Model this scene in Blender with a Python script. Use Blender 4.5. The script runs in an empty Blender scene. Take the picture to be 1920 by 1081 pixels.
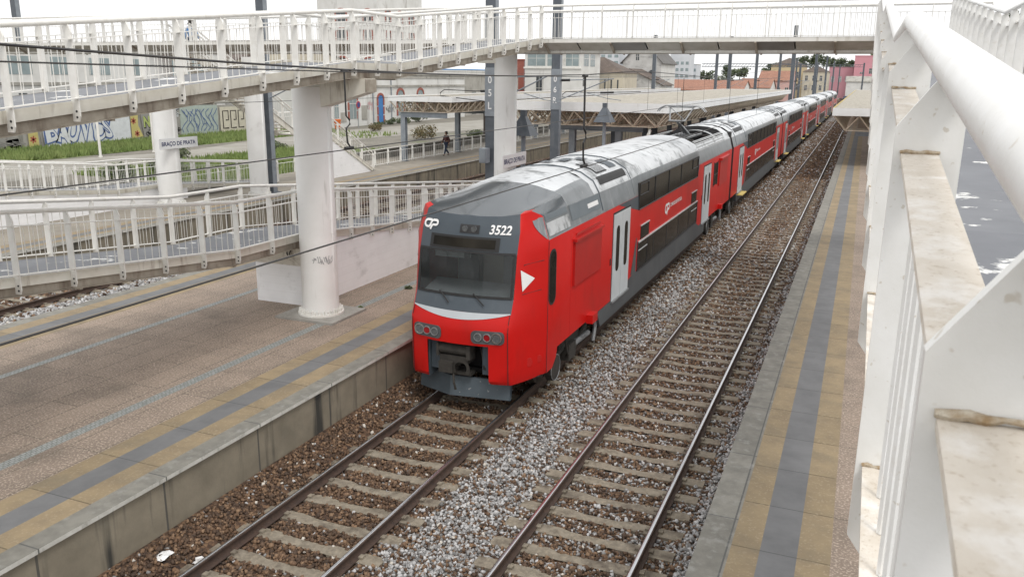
import bpy, bmesh, math, random
import numpy as np
from mathutils import Vector, Matrix
R = math.radians
random.seed(7); rng = np.random.default_rng(11)
S = bpy.context.scene
COL = S.collection
# ------------------------------------------------------------------ camera
CAM_H = 6.4725
yaw, pitch, roll = 0.38875601, 0.24759558, 0.01062788
fw = Vector((-math.sin(yaw)*math.cos(pitch), math.cos(yaw)*math.cos(pitch), -math.sin(pitch)))
rt = Vector((math.cos(yaw), math.sin(yaw), 0)); up = rt.cross(fw)
rt2 = rt*math.cos(roll) + up*math.sin(roll); up2 = up*math.cos(roll) - rt*math.sin(roll)
cd = bpy.data.cameras.new('camera'); cam = bpy.data.objects.new('camera', cd); COL.objects.link(cam)
cam.matrix_world = Matrix(((rt2.x, up2.x, -fw.x, 0), (rt2.y, up2.y, -fw.y, 0), (rt2.z, up2.z, -fw.z, CAM_H), (0, 0, 0, 1)))
cd.sensor_width = 36; cd.sensor_fit = 'HORIZONTAL'; cd.lens = 36*1563.97/1920
cd.clip_start = 0.02; cd.clip_end = 4000
cd.dof.use_dof = True; cd.dof.focus_distance = 18; cd.dof.aperture_fstop = 16
S.camera = cam
# ------------------------------------------------------------------ sky, sun, exposure
SUN_EL, SUN_AZ = R(56), R(138)
W = bpy.data.worlds.new('World'); S.world = W; W.use_nodes = True
wn = W.node_tree; wn.nodes.clear()
wo = wn.nodes.new('ShaderNodeOutputWorld'); bg = wn.nodes.new('ShaderNodeBackground')
sky = wn.nodes.new('ShaderNodeTexSky'); sky.sky_type = 'NISHITA'; sky.sun_disc = False
sky.sun_elevation = SUN_EL; sky.sun_rotation = SUN_AZ; sky.dust_density = 4; sky.air_density = 1.2
hs = wn.nodes.new('ShaderNodeHueSaturation'); hs.inputs['Saturation'].default_value = 0.22
tcw = wn.nodes.new('ShaderNodeTexCoord'); mpw = wn.nodes.new('ShaderNodeMapping'); mpw.inputs['Scale'].default_value = (1, 1, 3)
cln = wn.nodes.new('ShaderNodeTexNoise'); cln.inputs['Scale'].default_value = 2.2; cln.inputs['Detail'].default_value = 5
crp = wn.nodes.new('ShaderNodeValToRGB'); crp.color_ramp.elements[0].position = .3; crp.color_ramp.elements[1].position = .75
crp.color_ramp.elements[0].color = (9.4, 9.45, 9.5, 1); crp.color_ramp.elements[1].color = (14.1, 14.0, 13.85, 1)
mxw = wn.nodes.new('ShaderNodeMix'); mxw.data_type = 'RGBA'; mxw.inputs[0].default_value = 0.8
wn.links.new(tcw.outputs['Generated'], mpw.inputs[0]); wn.links.new(mpw.outputs[0], cln.inputs['Vector'])
wn.links.new(cln.outputs[0], crp.inputs[0])
wn.links.new(sky.outputs[0], hs.inputs['Color']); wn.links.new(hs.outputs[0], mxw.inputs[6]); wn.links.new(crp.outputs[0], mxw.inputs[7])
wn.links.new(mxw.outputs[2], bg.inputs[0]); bg.inputs[1].default_value = 0.12
wn.links.new(bg.outputs[0], wo.inputs[0])
ld = bpy.data.lights.new('sun', 'SUN'); ld.energy = 1.15; ld.angle = R(14); ld.color = (1, .96, .9)
sun = bpy.data.objects.new('sun', ld); COL.objects.link(sun)
# light travels from azimuth (measured from +Y clockwise, as the sky texture does) downwards
sd = Vector((math.sin(SUN_AZ)*math.cos(SUN_EL), math.cos(SUN_AZ)*math.cos(SUN_EL), math.sin(SUN_EL)))
sun.rotation_euler = sd.to_track_quat('Z', 'Y').to_euler(); sun.location = sd*60
S.view_settings.view_transform = 'Standard'; S.view_settings.look = 'None'
S.view_settings.exposure = 0.1; S.view_settings.gamma = 1; S.view_settings.use_curve_mapping = False
S.render.engine = 'CYCLES'
S.cycles.max_bounces = 6; S.cycles.diffuse_bounces = 3; S.cycles.glossy_bounces = 3
# ------------------------------------------------------------------ materials
def lin(r, g, b):
    f = lambda c: ((c/255+.055)/1.055)**2.4 if c > 10 else c/255/12.92
    return (f(r), f(g), f(b))
MATS = {}
def M(name, c1, c2=None, scale=3, detail=5, rough=.6, metal=0, bump=0, bscale=60, stretch=(1, 1, 1), ramp=(.35, .68),
      streak=None, speck=None, brick=None, coat=0, patch=None, spec=.5):
    m = bpy.data.materials.new(name); m.use_nodes = True
    nt = m.node_tree; N = nt.nodes; Lk = nt.links; p = N['Principled BSDF']
    p.inputs['Roughness'].default_value = rough; p.inputs['Metallic'].default_value = metal
    p.inputs['Coat Weight'].default_value = coat; p.inputs['Specular IOR Level'].default_value = spec
    geo = N.new('ShaderNodeNewGeometry')
    def vec(sc):
        mp = N.new('ShaderNodeMapping'); mp.inputs['Scale'].default_value = sc
        Lk.new(geo.outputs['Position'], mp.inputs[0]); return mp.outputs[0]
    def noise(sc, v, det=5, rg=.6):
        n = N.new('ShaderNodeTexNoise'); n.inputs['Scale'].default_value = sc; n.inputs['Detail'].default_value = det
        n.inputs['Roughness'].default_value = rg; Lk.new(v, n.inputs['Vector']); return n.outputs[0]
    def rampf(sock, a, b):
        r = N.new('ShaderNodeMapRange'); r.inputs[1].default_value = a; r.inputs[2].default_value = b
        Lk.new(sock, r.inputs[0]); return r.outputs[0]
    def mix(fac, a, b, mul=1):
        x = N.new('ShaderNodeMix'); x.data_type = 'RGBA'
        if mul != 1:
            mm = N.new('ShaderNodeMath'); mm.operation = 'MULTIPLY'; mm.inputs[1].default_value = mul; Lk.new(fac, mm.inputs[0]); fac = mm.outputs[0]
        Lk.new(fac, x.inputs[0])
        for k, c in ((6, a), (7, b)):
            if isinstance(c, tuple): x.inputs[k].default_value = (*c, 1)
            else: Lk.new(c, x.inputs[k])
        return x.outputs[2]
    if c2 is None: c2 = tuple(c*.8 for c in c1)
    v = vec(stretch)
    c = mix(rampf(noise(scale, v, detail), *ramp), c1, c2)
    if brick:       # (width, height, mortar, colour, offset, swapxy, contrast)
        bt = N.new('ShaderNodeTexBrick'); bt.inputs['Scale'].default_value = 1
        bt.inputs['Brick Width'].default_value = brick[0]; bt.inputs['Row Height'].default_value = brick[1]
        bt.inputs['Mortar Size'].default_value = brick[2]; bt.inputs['Mortar Smooth'].default_value = .2; bt.offset = brick[4]
        bt.inputs['Color1'].default_value = (1, 1, 1, 1); k = 1-brick[6]; bt.inputs['Color2'].default_value = (k, k, k, 1)
        bt.inputs['Mortar'].default_value = (.5, .5, .5, 1)
        sx = N.new('ShaderNodeSeparateXYZ'); Lk.new(geo.outputs['Position'], sx.inputs[0]); cb = N.new('ShaderNodeCombineXYZ')
        o = {'yx': (1, 0), 'yz': (1, 2), 'xz': (0, 2), 'xy': (0, 1)}[brick[5]]
        Lk.new(sx.outputs[o[0]], cb.inputs[0]); ad = N.new('ShaderNodeMath'); ad.inputs[1].default_value = 25.0 if brick[1] > 2 else 0.0; Lk.new(sx.outputs[o[1]], ad.inputs[0]); Lk.new(ad.outputs[0], cb.inputs[1]); Lk.new(cb.outputs[0], bt.inputs['Vector'])
        mu = N.new('ShaderNodeMix'); mu.data_type = 'RGBA'; mu.blend_type = 'MULTIPLY'; mu.inputs[0].default_value = 1
        Lk.new(c, mu.inputs[6]); Lk.new(bt.outputs['Color'], mu.inputs[7])
        c = mix(bt.outputs['Fac'], mu.outputs[2], brick[3])
    if speck:       # (colour, scale, lo, hi, amount)
        vo = noise(speck[1], vec((1, 1, 1)), 2, .5)
        c = mix(rampf(vo, speck[2], speck[3]), c, speck[0], speck[4])
    if streak:      # (colour, vec scale, lo, hi, amount)
        c = mix(rampf(noise(1, vec(streak[1]), 4, .65), streak[2], streak[3]), c, streak[0], streak[4])
    if patch:       # (colour, scale, lo, hi, amount)
        c = mix(rampf(noise(patch[1], vec((1, 1, 1)), 6, .62), patch[2], patch[3]), c, patch[0], patch[4])
    Lk.new(c, p.inputs['Base Color'])
    if bump:
        b = N.new('ShaderNodeBump'); b.inputs['Strength'].default_value = bump; b.inputs['Distance'].default_value = .02
        Lk.new(noise(bscale, vec((1, 1, 1)), 4, .65), b.inputs['Height']); Lk.new(b.outputs[0], p.inputs['Normal'])
    MATS[name] = m; return m
STAIN = (.20, .15, .09)
white = M('white_paint', (.76, .75, .72), (.66, .65, .60), scale=2.5, rough=.42, streak=(STAIN, (5, 5, .6), .58, .8, .55), bump=.03)
wrail = M('white_rail_paint', (.81, .81, .80), (.74, .735, .71), scale=6, rough=.38, patch=((.50, .44, .35), 4, .62, .74, .45), speck=((.45, .38, .28), 45, .68, .74, .5), bump=.05, bscale=70)
crail = M('cream_rail_paint', (.79, .78, .75), (.71, .695, .655), scale=6, rough=.42, streak=((.42, .36, .27), (6, 6, .8), .60, .80, .5))
wbar = M('weathered_bar_paint', (.70, .65, .58), (.57, .51, .43), scale=9, detail=8, rough=.65, patch=((.80, .78, .75), 11, .5, .66, .7), speck=((.40, .32, .23), 90, .58, .72, .5), bump=.15, bscale=160)
rustm = M('rust_bead', (.36, .25, .14), (.60, .54, .44), scale=60, rough=.9, bump=.5, bscale=200)
wcol = M('column_paint', (.80, .80, .79), (.73, .73, .715), scale=1.2, rough=.5, streak=((.24, .23, .19), (4, 4, .45), .62, .78, .7), patch=((.42, .41, .38), 1.3, .62, .74, .45))
fascia = M('cream_fascia_paint', (.76, .74, .67), (.66, .63, .55), scale=3, rough=.5, streak=((.18, .13, .08), (4, 4, .7), .56, .76, .8))
girder = M('stained_girder', (.40, .36, .30), (.26, .225, .18), scale=2.5, rough=.7, streak=((.09, .05, .03), (3, 3, 1), .52, .72, .7), bump=.1)
soffit = M('soffit_panel', (.52, .50, .46), (.40, .38, .33), scale=2, rough=.6, streak=((.16, .12, .07), (2, 8, 1), .6, .78, .6))
soffit_dark = M('soffit_dark_panel', (.25, .245, .235), (.20, .195, .185), scale=2, rough=.6)
deckm = M('deck_coating', (.125, .132, .15), (.165, .173, .192), scale=2, rough=.5, bump=.06, bscale=150, patch=((.72, .72, .70), 1.8, .605, .63, 1))
wallw = M('white_wall_paint', (.90, .90, .91), (.84, .84, .85), scale=1.5, rough=.7, brick=(1.2, .2, .004, (.80, .80, .80), .5, 'yz', .02), streak=((.38, .37, .36), (2, 1.5, 3), .60, .78, .4), bump=.15, bscale=25)
conc = M('concrete', (.33, .32, .295), (.24, .23, .21), scale=3, rough=.85, bump=.25, bscale=40, speck=((.5, .49, .45), 30, .58, .72, .5))
coping = M('coping_concrete', (.255, .245, .215), (.175, .168, .148), scale=4, rough=.85, bump=.2, bscale=60, brick=(2.05, 3, .012, (.10, .10, .095), 0, 'yx', .15), patch=((.33, .33, .31), 6, .55, .7, .5))
nosing_m = M('coping_nosing', (.62, .61, .57), (.48, .47, .43), scale=5, rough=.8, brick=(2.05, 3, .012, (.12, .12, .11), 0, 'yx', .15), streak=((.14, .135, .12), (5, 5, 2), .56, .74, .7))
pwall = M('platform_wall_concrete', (.285, .25, .19), (.20, .175, .132), scale=1.6, rough=.9, bump=.2, bscale=30, brick=(2.05, 4, .02, (.09, .085, .075), 0, 'yz', .18),
          streak=((.035, .035, .032), (2.0, 2.0, .16), .53, .66, .95), patch=((.16, .15, .12), 1.2, .55, .75, .5))
ochre = M('ochre_slab', (.325, .25, .15), (.245, .19, .12), scale=2.2, rough=.85, brick=(1.2, 50, .012, (.13, .10, .06), 0, 'yx', .16), bump=.15, bscale=80, patch=((.18, .15, .105), 1.3, .50, .70, .7), speck=((.40, .33, .23), 26, .56, .7, .4))
greyslab = M('grey_tactile_slab', (.178, .18, .184), (.138, .14, .144), scale=2.5, rough=.8, brick=(1.2, 50, .01, (.09, .09, .09), 0, 'yx', .12), bump=.15, bscale=80)
paver = M('pink_paver', (.30, .235, .185), (.225, .178, .142), scale=1.3, rough=.9, brick=(2.4, .6, .011, (.12, .10, .075), .5, 'yx', .12), bump=.5, bscale=55,
          speck=((.52, .43, .36), 30, .50, .66, .75), patch=((.135, .112, .09), .6, .52, .70, .6))
sleeperm = M('sleeper_concrete', (.27, .235, .185), (.17, .145, .11), scale=6, rough=.9, bump=.3, bscale=50, speck=((.33, .28, .21), 18, .5, .7, .6), patch=((.055, .04, .03), 2.5, .52, .68, .7))
railside = M('rusty_rail', (.075, .045, .032), (.045, .03, .024), scale=8, rough=.75, bump=.15)
railtop = M('polished_rail', (.56, .57, .59), (.48, .49, .51), scale=3, rough=.26, metal=.95, stretch=(20, 1, 1))
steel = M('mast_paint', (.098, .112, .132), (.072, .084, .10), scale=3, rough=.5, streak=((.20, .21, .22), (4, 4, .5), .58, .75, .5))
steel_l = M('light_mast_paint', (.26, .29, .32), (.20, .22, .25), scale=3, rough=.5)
dark = M('dark_metal', (.025, .025, .027), (.015, .015, .016), rough=.6)
blackw = M('wire_metal', (.030, .030, .033), (.045, .04, .036), scale=2, rough=.5)
galv = M('galvanised_steel', (.36, .37, .38), (.26, .27, .28), scale=8, rough=.45, metal=.6)
grating = M('drain_grating', (.37, .385, .375), (.27, .29, .28), scale=9, rough=.6, brick=(.09, .05, .006, (.08, .09, .08), .5, 'yx', .2))
red = M('red_train_paint', (.56, .010, .008), (.49, .009, .007), scale=.8, rough=.36, coat=.0, spec=.25, streak=((.30, .018, .014), (1.6, 1.6, .5), .54, .78, .45), patch=((.36, .03, .02), .9, .60, .78, .4))
red_d = M('red_hatch_paint', (.47, .012, .010), (.41, .012, .010), scale=1.5, rough=.38, streak=((.30, .014, .012), (3, 3, .5), .56, .8, .5))
silver = M('silver_roof', (.70, .72, .74), (.56, .58, .60), scale=1.2, rough=.36, metal=.35, streak=((.10, .11, .115), (1.3, 1.6, 1.3), .54, .66, .8), patch=((.12, .13, .14), 2.6, .56, .70, .75))
dome = M('grey_cab_dome', (.040, .052, .063), (.052, .065, .076), scale=1.0, rough=.18, coat=.25)
tgrey = M('grey_train_paint', (.062, .078, .094), (.078, .094, .11), scale=1.5, rough=.45, spec=.3, streak=((.16, .17, .18), (2, 2, 1), .6, .8, .4))
tskirt = M('grey_skirt_paint', (.085, .092, .098), (.065, .07, .075), scale=1.5, rough=.5, streak=((.13, .125, .115), (2, 2, .8), .55, .78, .5))
tband = M('grey_roof_band', (.24, .255, .27), (.17, .185, .195), scale=2, rough=.4, metal=.2, streak=((.5, .5, .5), (5, 5, .5), .6, .75, .5))
doorm = M('light_grey_door', (.55, .58, .60), (.49, .52, .54), scale=2, rough=.4, streak=((.35, .35, .34), (4, 4, .6), .6, .8, .4))
crescentm = M('crescent_paint', (.46, .49, .515), (.42, .45, .475), scale=2, rough=.35)
silverp = M('silver_paint', (.62, .64, .65), (.57, .59, .60), scale=2, rough=.35, metal=.2)
glass = M('dark_glass', (.016, .015, .013), (.036, .032, .026), scale=1.1, detail=3, rough=.12, spec=.04)
wsglass = M('windscreen_glass', (.035, .04, .042), (.06, .065, .065), scale=1.3, detail=3, rough=.05, spec=.42)
rubber = M('rubber', (.02, .02, .021), rough=.7)
lampgl = M('lamp_lens', (.13, .14, .145), (.07, .075, .08), scale=20, rough=.12, spec=.8)
redlens = M('red_lens', (.30, .012, .016), rough=.15)
chrome = M('chrome_ring', (.7, .7, .7), rough=.2, metal=.9)
yellow = M('yellow_paint', (.58, .45, .13), (.5, .38, .13), rough=.7)
lettw = M('white_lettering', (.80, .80, .80), (.76, .76, .76), rough=.5)
lettb = M('blue_lettering', (.02, .035, .12), rough=.5)
blackp = M('black_paint', (.02, .02, .02), rough=.6)
wheelm = M('wheel_steel', (.10, .085, .07), (.055, .045, .038), scale=8, rough=.55, metal=.3)
under = M('underframe_grime', (.045, .04, .034), (.026, .023, .02), scale=6, rough=.85, bump=.2)
# windscreen: see-through glass with a sheen
def _ws():
    nt = wsglass.node_tree; N = nt.nodes; p = N['Principled BSDF']; o = N['Material Output']; tr = N.new('ShaderNodeBsdfTransparent'); tr.inputs[0].default_value = (.90, .95, .95, 1)
    mx = N.new('ShaderNodeMixShader'); mx.inputs[0].default_value = .5; nt.links.new(tr.outputs[0], mx.inputs[1]); nt.links.new(p.outputs[0], mx.inputs[2]); nt.links.new(mx.outputs[0], o.inputs[0])
_ws()
# ------------------------------------------------------------------ helpers
ORG = {}
def lerp(a, b, t): return a+(b-a)*t
def interp(x, tab):
    if x <= tab[0][0]: return tab[0][1]
    for (a, va), (b, vb) in zip(tab, tab[1:]):
        if x <= b: return lerp(va, vb, (x-a)/(b-a)) if b > a else vb
    return tab[-1][1]
class MB:
    """collects faces of one mesh object"""
    def __init__(s): s.v = []; s.f = []; s.m = []
    def add(s, vs, fs, m=0):
        o = len(s.v); s.v += [tuple(p) for p in vs]
        for f in fs: s.f.append(tuple(i+o for i in f)); s.m.append(m)
        return s
    def poly(s, pts, m=0): return s.add(pts, [tuple(range(len(pts)))], m)
    def box(s, x0, x1, y0, y1, z0, z1, m=0):
        return s.add([(x0,y0,z0),(x1,y0,z0),(x1,y1,z0),(x0,y1,z0),(x0,y0,z1),(x1,y0,z1),(x1,y1,z1),(x0,y1,z1)],
                     [(3,2,1,0),(4,5,6,7),(0,1,5,4),(1,2,6,5),(2,3,7,6),(3,0,4,7)], m)
    def beam(s, p, q, w, h, m=0, ref=(0,0,1)):
        p = Vector(p); q = Vector(q); t = (q-p).normalized(); ref = Vector(ref)
        if abs(t.dot(ref)) > .98: ref = Vector((1,0,0))
        a = t.cross(ref).normalized()*w/2; b = a.cross(t).normalized()*h/2
        c = [p-a-b, p+a-b, p+a+b, p-a+b, q-a-b, q+a-b, q+a+b, q-a+b]
        return s.add(c, [(0,1,2,3),(7,6,5,4),(4,5,1,0),(5,6,2,1),(6,7,3,2),(7,4,0,3)], m)
    def tube(s, pts, r, n=8, m=0, caps=True):
        pts = [Vector(p) for p in pts]; rings = []
        for i, p in enumerate(pts):
            t = (pts[min(i+1, len(pts)-1)]-pts[max(i-1, 0)]).normalized()
            ref = Vector((0,0,1)) if abs(t.z) < .95 else Vector((1,0,0))
            a = t.cross(ref).normalized(); b = a.cross(t).normalized()
            rr = r[i] if isinstance(r, (list, tuple)) else r
            rings.append([p+a*math.cos(k*2*math.pi/n)*rr+b*math.sin(k*2*math.pi/n)*rr for k in range(n)])
        vs = [q for g in rings for q in g]; fs = []
        for i in range(len(pts)-1):
            for k in range(n):
                k2 = (k+1) % n; fs.append((i*n+k, i*n+k2, (i+1)*n+k2, (i+1)*n+k))
        if caps: fs += [tuple(range(n))[::-1], tuple((len(pts)-1)*n+k for k in range(n))]
        return s.add(vs, fs, m)
    def prism(s, poly, fn, t0, t1, m=0):
        """poly in 2-D, fn(a,b,t)->xyz, closed between t0 and t1"""
        n = len(poly); vs = [fn(a, b, t0) for a, b in poly]+[fn(a, b, t1) for a, b in poly]
        fs = [tuple(range(n))[::-1], tuple(range(n, 2*n))]+[(i, (i+1) % n, n+(i+1) % n, n+i) for i in range(n)]
        return s.add(vs, fs, m)
    def grid(s, rows, m=0, mf=None):
        nr, nc = len(rows), len(rows[0]); o = len(s.v)
        for r in rows: s.v += [tuple(p) for p in r]
        for i in range(nr-1):
            for j in range(nc-1):
                k = mf(i, j) if mf else m
                if k is None: continue
                s.f.append((o+i*nc+j, o+i*nc+j+1, o+(i+1)*nc+j+1, o+(i+1)*nc+j)); s.m.append(k)
        return s
    def lathe(s, prof, c, n=24, m=0):
        rows = [[(c[0]+r*math.cos(2*math.pi*k/n), c[1]+r*math.sin(2*math.pi*k/n), c[2]+z) for k in range(n+1)] for r, z in prof]
        return s.grid(rows, m)
    def build(s, name, mats, parent=None, smooth=False, angle=35):
        me = bpy.data.meshes.new(name); o = bpy.data.objects.new(name, me)
        og = ORG.get(parent.name, Vector()) if parent else Vector()
        me.from_pydata([(p[0]-og.x, p[1]-og.y, p[2]-og.z) for p in s.v], [], s.f)
        for m in (mats if isinstance(mats, (list, tuple)) else [mats]): me.materials.append(m)
        me.polygons.foreach_set('material_index', s.m)
        COL.objects.link(o)
        bm = bmesh.new(); bm.from_mesh(me); bmesh.ops.remove_doubles(bm, verts=bm.verts, dist=1e-5)
        bmesh.ops.recalc_face_normals(bm, faces=bm.faces); bm.to_mesh(me); bm.free()
        if smooth:
            me.polygons.foreach_set('use_smooth', [True]*len(me.polygons)); me.set_sharp_from_angle(angle=R(angle))
        if parent: o.parent = parent; ORG[o.name] = og
        return o
def tag(o, label=None, cat=None, group=None, kind=None):
    for k, v in (('label', label), ('category', cat), ('group', group), ('kind', kind)):
        if v: o[k] = v
    return o
def thing(name, label, cat, loc=(0,0,0), group=None):
    o = bpy.data.objects.new(name, None); COL.objects.link(o); o.location = loc; o.empty_display_size = .3
    ORG[o.name] = Vector(loc); return tag(o, label, cat, group)
def struct(o): o['kind'] = 'structure'; return o
def copy_tree(o, loc=None, rotz=None, label=None, parent=None):
    c = o.copy(); COL.objects.link(c)
    if parent: c.parent = parent
    if loc is not None: c.location = loc
    if rotz is not None: c.rotation_euler = (0, 0, rotz)
    if label: c['label'] = label
    for ch in o.children: copy_tree(ch, parent=c)
    return c
FONT = {}
def text_polys(txt, size, bold=0.0, sx=1.0):
    """triangulated 2-D outline of a word: vertices and faces"""
    cu = bpy.data.curves.new('t', 'FONT'); cu.body = txt; cu.size = size; cu.offset = bold; cu.resolution_u = 3
    o = bpy.data.objects.new('t', cu); COL.objects.link(o)
    me = bpy.data.meshes.new_from_object(o.evaluated_get(bpy.context.evaluated_depsgraph_get()))
    vs = [(v.co.x*sx, v.co.y) for v in me.vertices]; fs = [tuple(p.vertices) for p in me.polygons]
    bpy.data.objects.remove(o); bpy.data.curves.remove(cu); bpy.data.meshes.remove(me)
    return vs, fs
def put_text(mb, txt, size, fn, bold=0.0, sx=1.0, m=0, center=False):
    vs, fs = text_polys(txt, size, bold, sx)
    if center:
        xs = [v[0] for v in vs]; c = (min(xs)+max(xs))/2; vs = [(a-c, b) for a, b in vs]
    return mb.add([fn(a, b) for a, b in vs], fs, m)
def ribbon(mb, pts, w, fn, m=0):
    """flat stroke of width w along 2-D points, mapped through fn"""
    P = [Vector(p) for p in pts]; L = []; Rr = []
    for i, p in enumerate(P):
        t = (P[min(i+1, len(P)-1)]-P[max(i-1, 0)]).normalized(); n = Vector((-t.y, t.x))*w/2
        L.append(p+n); Rr.append(p-n)
    return mb.grid([[fn(a.x, a.y) for a in L], [fn(a.x, a.y) for a in Rr]], m)
def arc(cx, cy, r, a0, a1, n=8, ry=None):
    return [(cx+r*math.cos(R(lerp(a0, a1, i/n))), cy+(ry or r)*math.sin(R(lerp(a0, a1, i/n)))) for i in range(n+1)]
def leaf_cloud(mb, centers, n, size, squash=.8, mats=1, jitter=1.0):
    for _ in range(n):
        c, r = random.choice(centers)
        d = Vector((random.gauss(0,1), random.gauss(0,1), random.gauss(0,1))).normalized()*r*(random.random()**.45)*jitter
        p = Vector(c)+Vector((d.x, d.y, d.z*squash))
        a = Vector((random.gauss(0,1), random.gauss(0,1), random.gauss(0,.6))).normalized(); b = a.cross(Vector((random.gauss(0,1), random.gauss(0,1), random.gauss(0,1)))).normalized()
        s = size*random.uniform(.6, 1.4)
        mb.add([p-a*s, p+b*s*.5, p+a*s, p-b*s*.5], [(0,1,2,3)], random.randrange(mats))
# ------------------------------------------------------------------ ground, ballast, tracks, platforms
XA, XB, XD = -6.898, -3.142, -22.75
PZ = 0.9
earth = M('dirt', (.20, .185, .155), (.14, .13, .11), scale=.25, rough=.95, bump=.3, bscale=8, patch=((.10, .12, .05), .18, .55, .68, .7), speck=((.32, .29, .24), 4, .55, .7, .5))
roadm = M('pale_gravel', (.33, .315, .28), (.25, .235, .205), scale=.5, rough=.95, bump=.3, bscale=10, patch=((.15, .16, .08), .35, .6, .72, .5))
grassm = M('grass', (.17, .24, .07), (.235, .285, .10), scale=.5, rough=.9, bump=.6, bscale=14, patch=((.05, .085, .02), 1.2, .52, .68, .7), speck=((.17, .17, .06), 6, .55, .7, .5))
g = MB(); g.poly([(-2500,-400,-.62),(1800,-400,-.62),(1800,3500,-.62),(-2500,3500,-.62)])
struct(g.build('ground', earth))
# ballast bed as one profiled sheet
bal = bpy.data.materials.new('ballast'); bal.use_nodes = True
def ballast_nodes():
    nt = bal.node_tree; N = nt.nodes; L = nt.links; p = N['Principled BSDF']; p.inputs['Roughness'].default_value = .9
    geo = N.new('ShaderNodeNewGeometry'); vo = N.new('ShaderNodeTexVoronoi'); vo.inputs['Scale'].default_value = 19
    L.new(geo.outputs['Position'], vo.inputs['Vector'])
    sp = N.new('ShaderNodeSeparateColor'); L.new(vo.outputs['Color'], sp.inputs[0])
    sx = N.new('ShaderNodeSeparateXYZ'); L.new(geo.outputs['Position'], sx.inputs[0])
    mr = N.new('ShaderNodeMapRange'); mr.inputs[1].default_value = -24.5; mr.inputs[2].default_value = -1; L.new(sx.outputs[0], mr.inputs[0])
    rp = N.new('ShaderNodeValToRGB'); cr = rp.color_ramp; cr.interpolation = 'LINEAR'
    st = [(-24.5, .12), (-22.2, .15), (-21.2, .75), (-18.6, .8), (-18.2, .5), (-8.7, .03), (-6, .04), (-5.7, .35), (-5.0, .72), (-4.5, .5), (-4.1, .3), (-2, .3), (-1.7, .55), (-1.0, .6)]
    cr.elements[0].position = 0; cr.elements[0].color = (.12,)*3+(1,); cr.elements[1].position = 1; cr.elements[1].color = (.6,)*3+(1,)
    for x, v in st[1:-1]:
        e = cr.elements.new((x+24.5)/23.5); e.color = (v, v, v, 1)
    L.new(mr.outputs[0], rp.inputs[0])
    lt = N.new('ShaderNodeMath'); lt.operation = 'LESS_THAN'; L.new(sp.outputs[0], lt.inputs[0]); L.new(rp.outputs[0], lt.inputs[1])
    br = N.new('ShaderNodeValToRGB'); b = br.color_ramp
    b.elements[0].color = (.035, .022, .016, 1); b.elements[1].color = (.21, .125, .07, 1); e = b.elements.new(.5); e.color = (.10, .058, .036, 1)
    gr = N.new('ShaderNodeValToRGB'); q = gr.color_ramp; q.elements[0].color = (.15, .145, .14, 1); q.elements[1].color = (.55, .55, .55, 1)
    L.new(sp.outputs[1], br.inputs[0]); L.new(sp.outputs[1], gr.inputs[0])
    mx = N.new('ShaderNodeMix'); mx.data_type = 'RGBA'; L.new(lt.outputs[0], mx.inputs[0]); L.new(br.outputs[0], mx.inputs[6]); L.new(gr.outputs[0], mx.inputs[7])
    L.new(mx.outputs[2], p.inputs['Base Color'])
    bp = N.new('ShaderNodeBump'); bp.inputs['Strength'].default_value = 1; bp.inputs['Distance'].default_value = .03; bp.invert = True
    L.new(vo.outputs['Distance'], bp.inputs['Height']); L.new(bp.outputs[0], p.inputs['Normal'])
ballast_nodes()
BPROF = [(-24.7, -.1), (-24.0, -.2), (-21.6, -.22), (-21, -.12), (-18.2, -.1), (-17.5, -.1), (-9, .05), (-8.6, .06), (-8.25, -.06), (-8.0, -.185), (-5.75, -.185), (-5.3, -.15), (-4.8, -.15), (-4.4, -.2), (-1.85, -.2), (-1.5, -.13), (-1.2, -.12)]
BP = [(x, z) for x, z in BPROF]
def bz(x): return interp(x, BP)
g = MB(); ys = [-8+i*2 for i in range(20)]+[35, 60, 120, 260, 700, 2000]
for lo, hi in ((-24.6, -17.4), (-8.75, -1.25)):
    xs = [x for x, z in BP if lo < x < hi]; xs = [lo]+xs+[hi]
    g.grid([[(x, y, bz(x)-.02) for x in xs] for y in ys])
struct(g.build('ballast', bal, smooth=True, angle=60))
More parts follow.
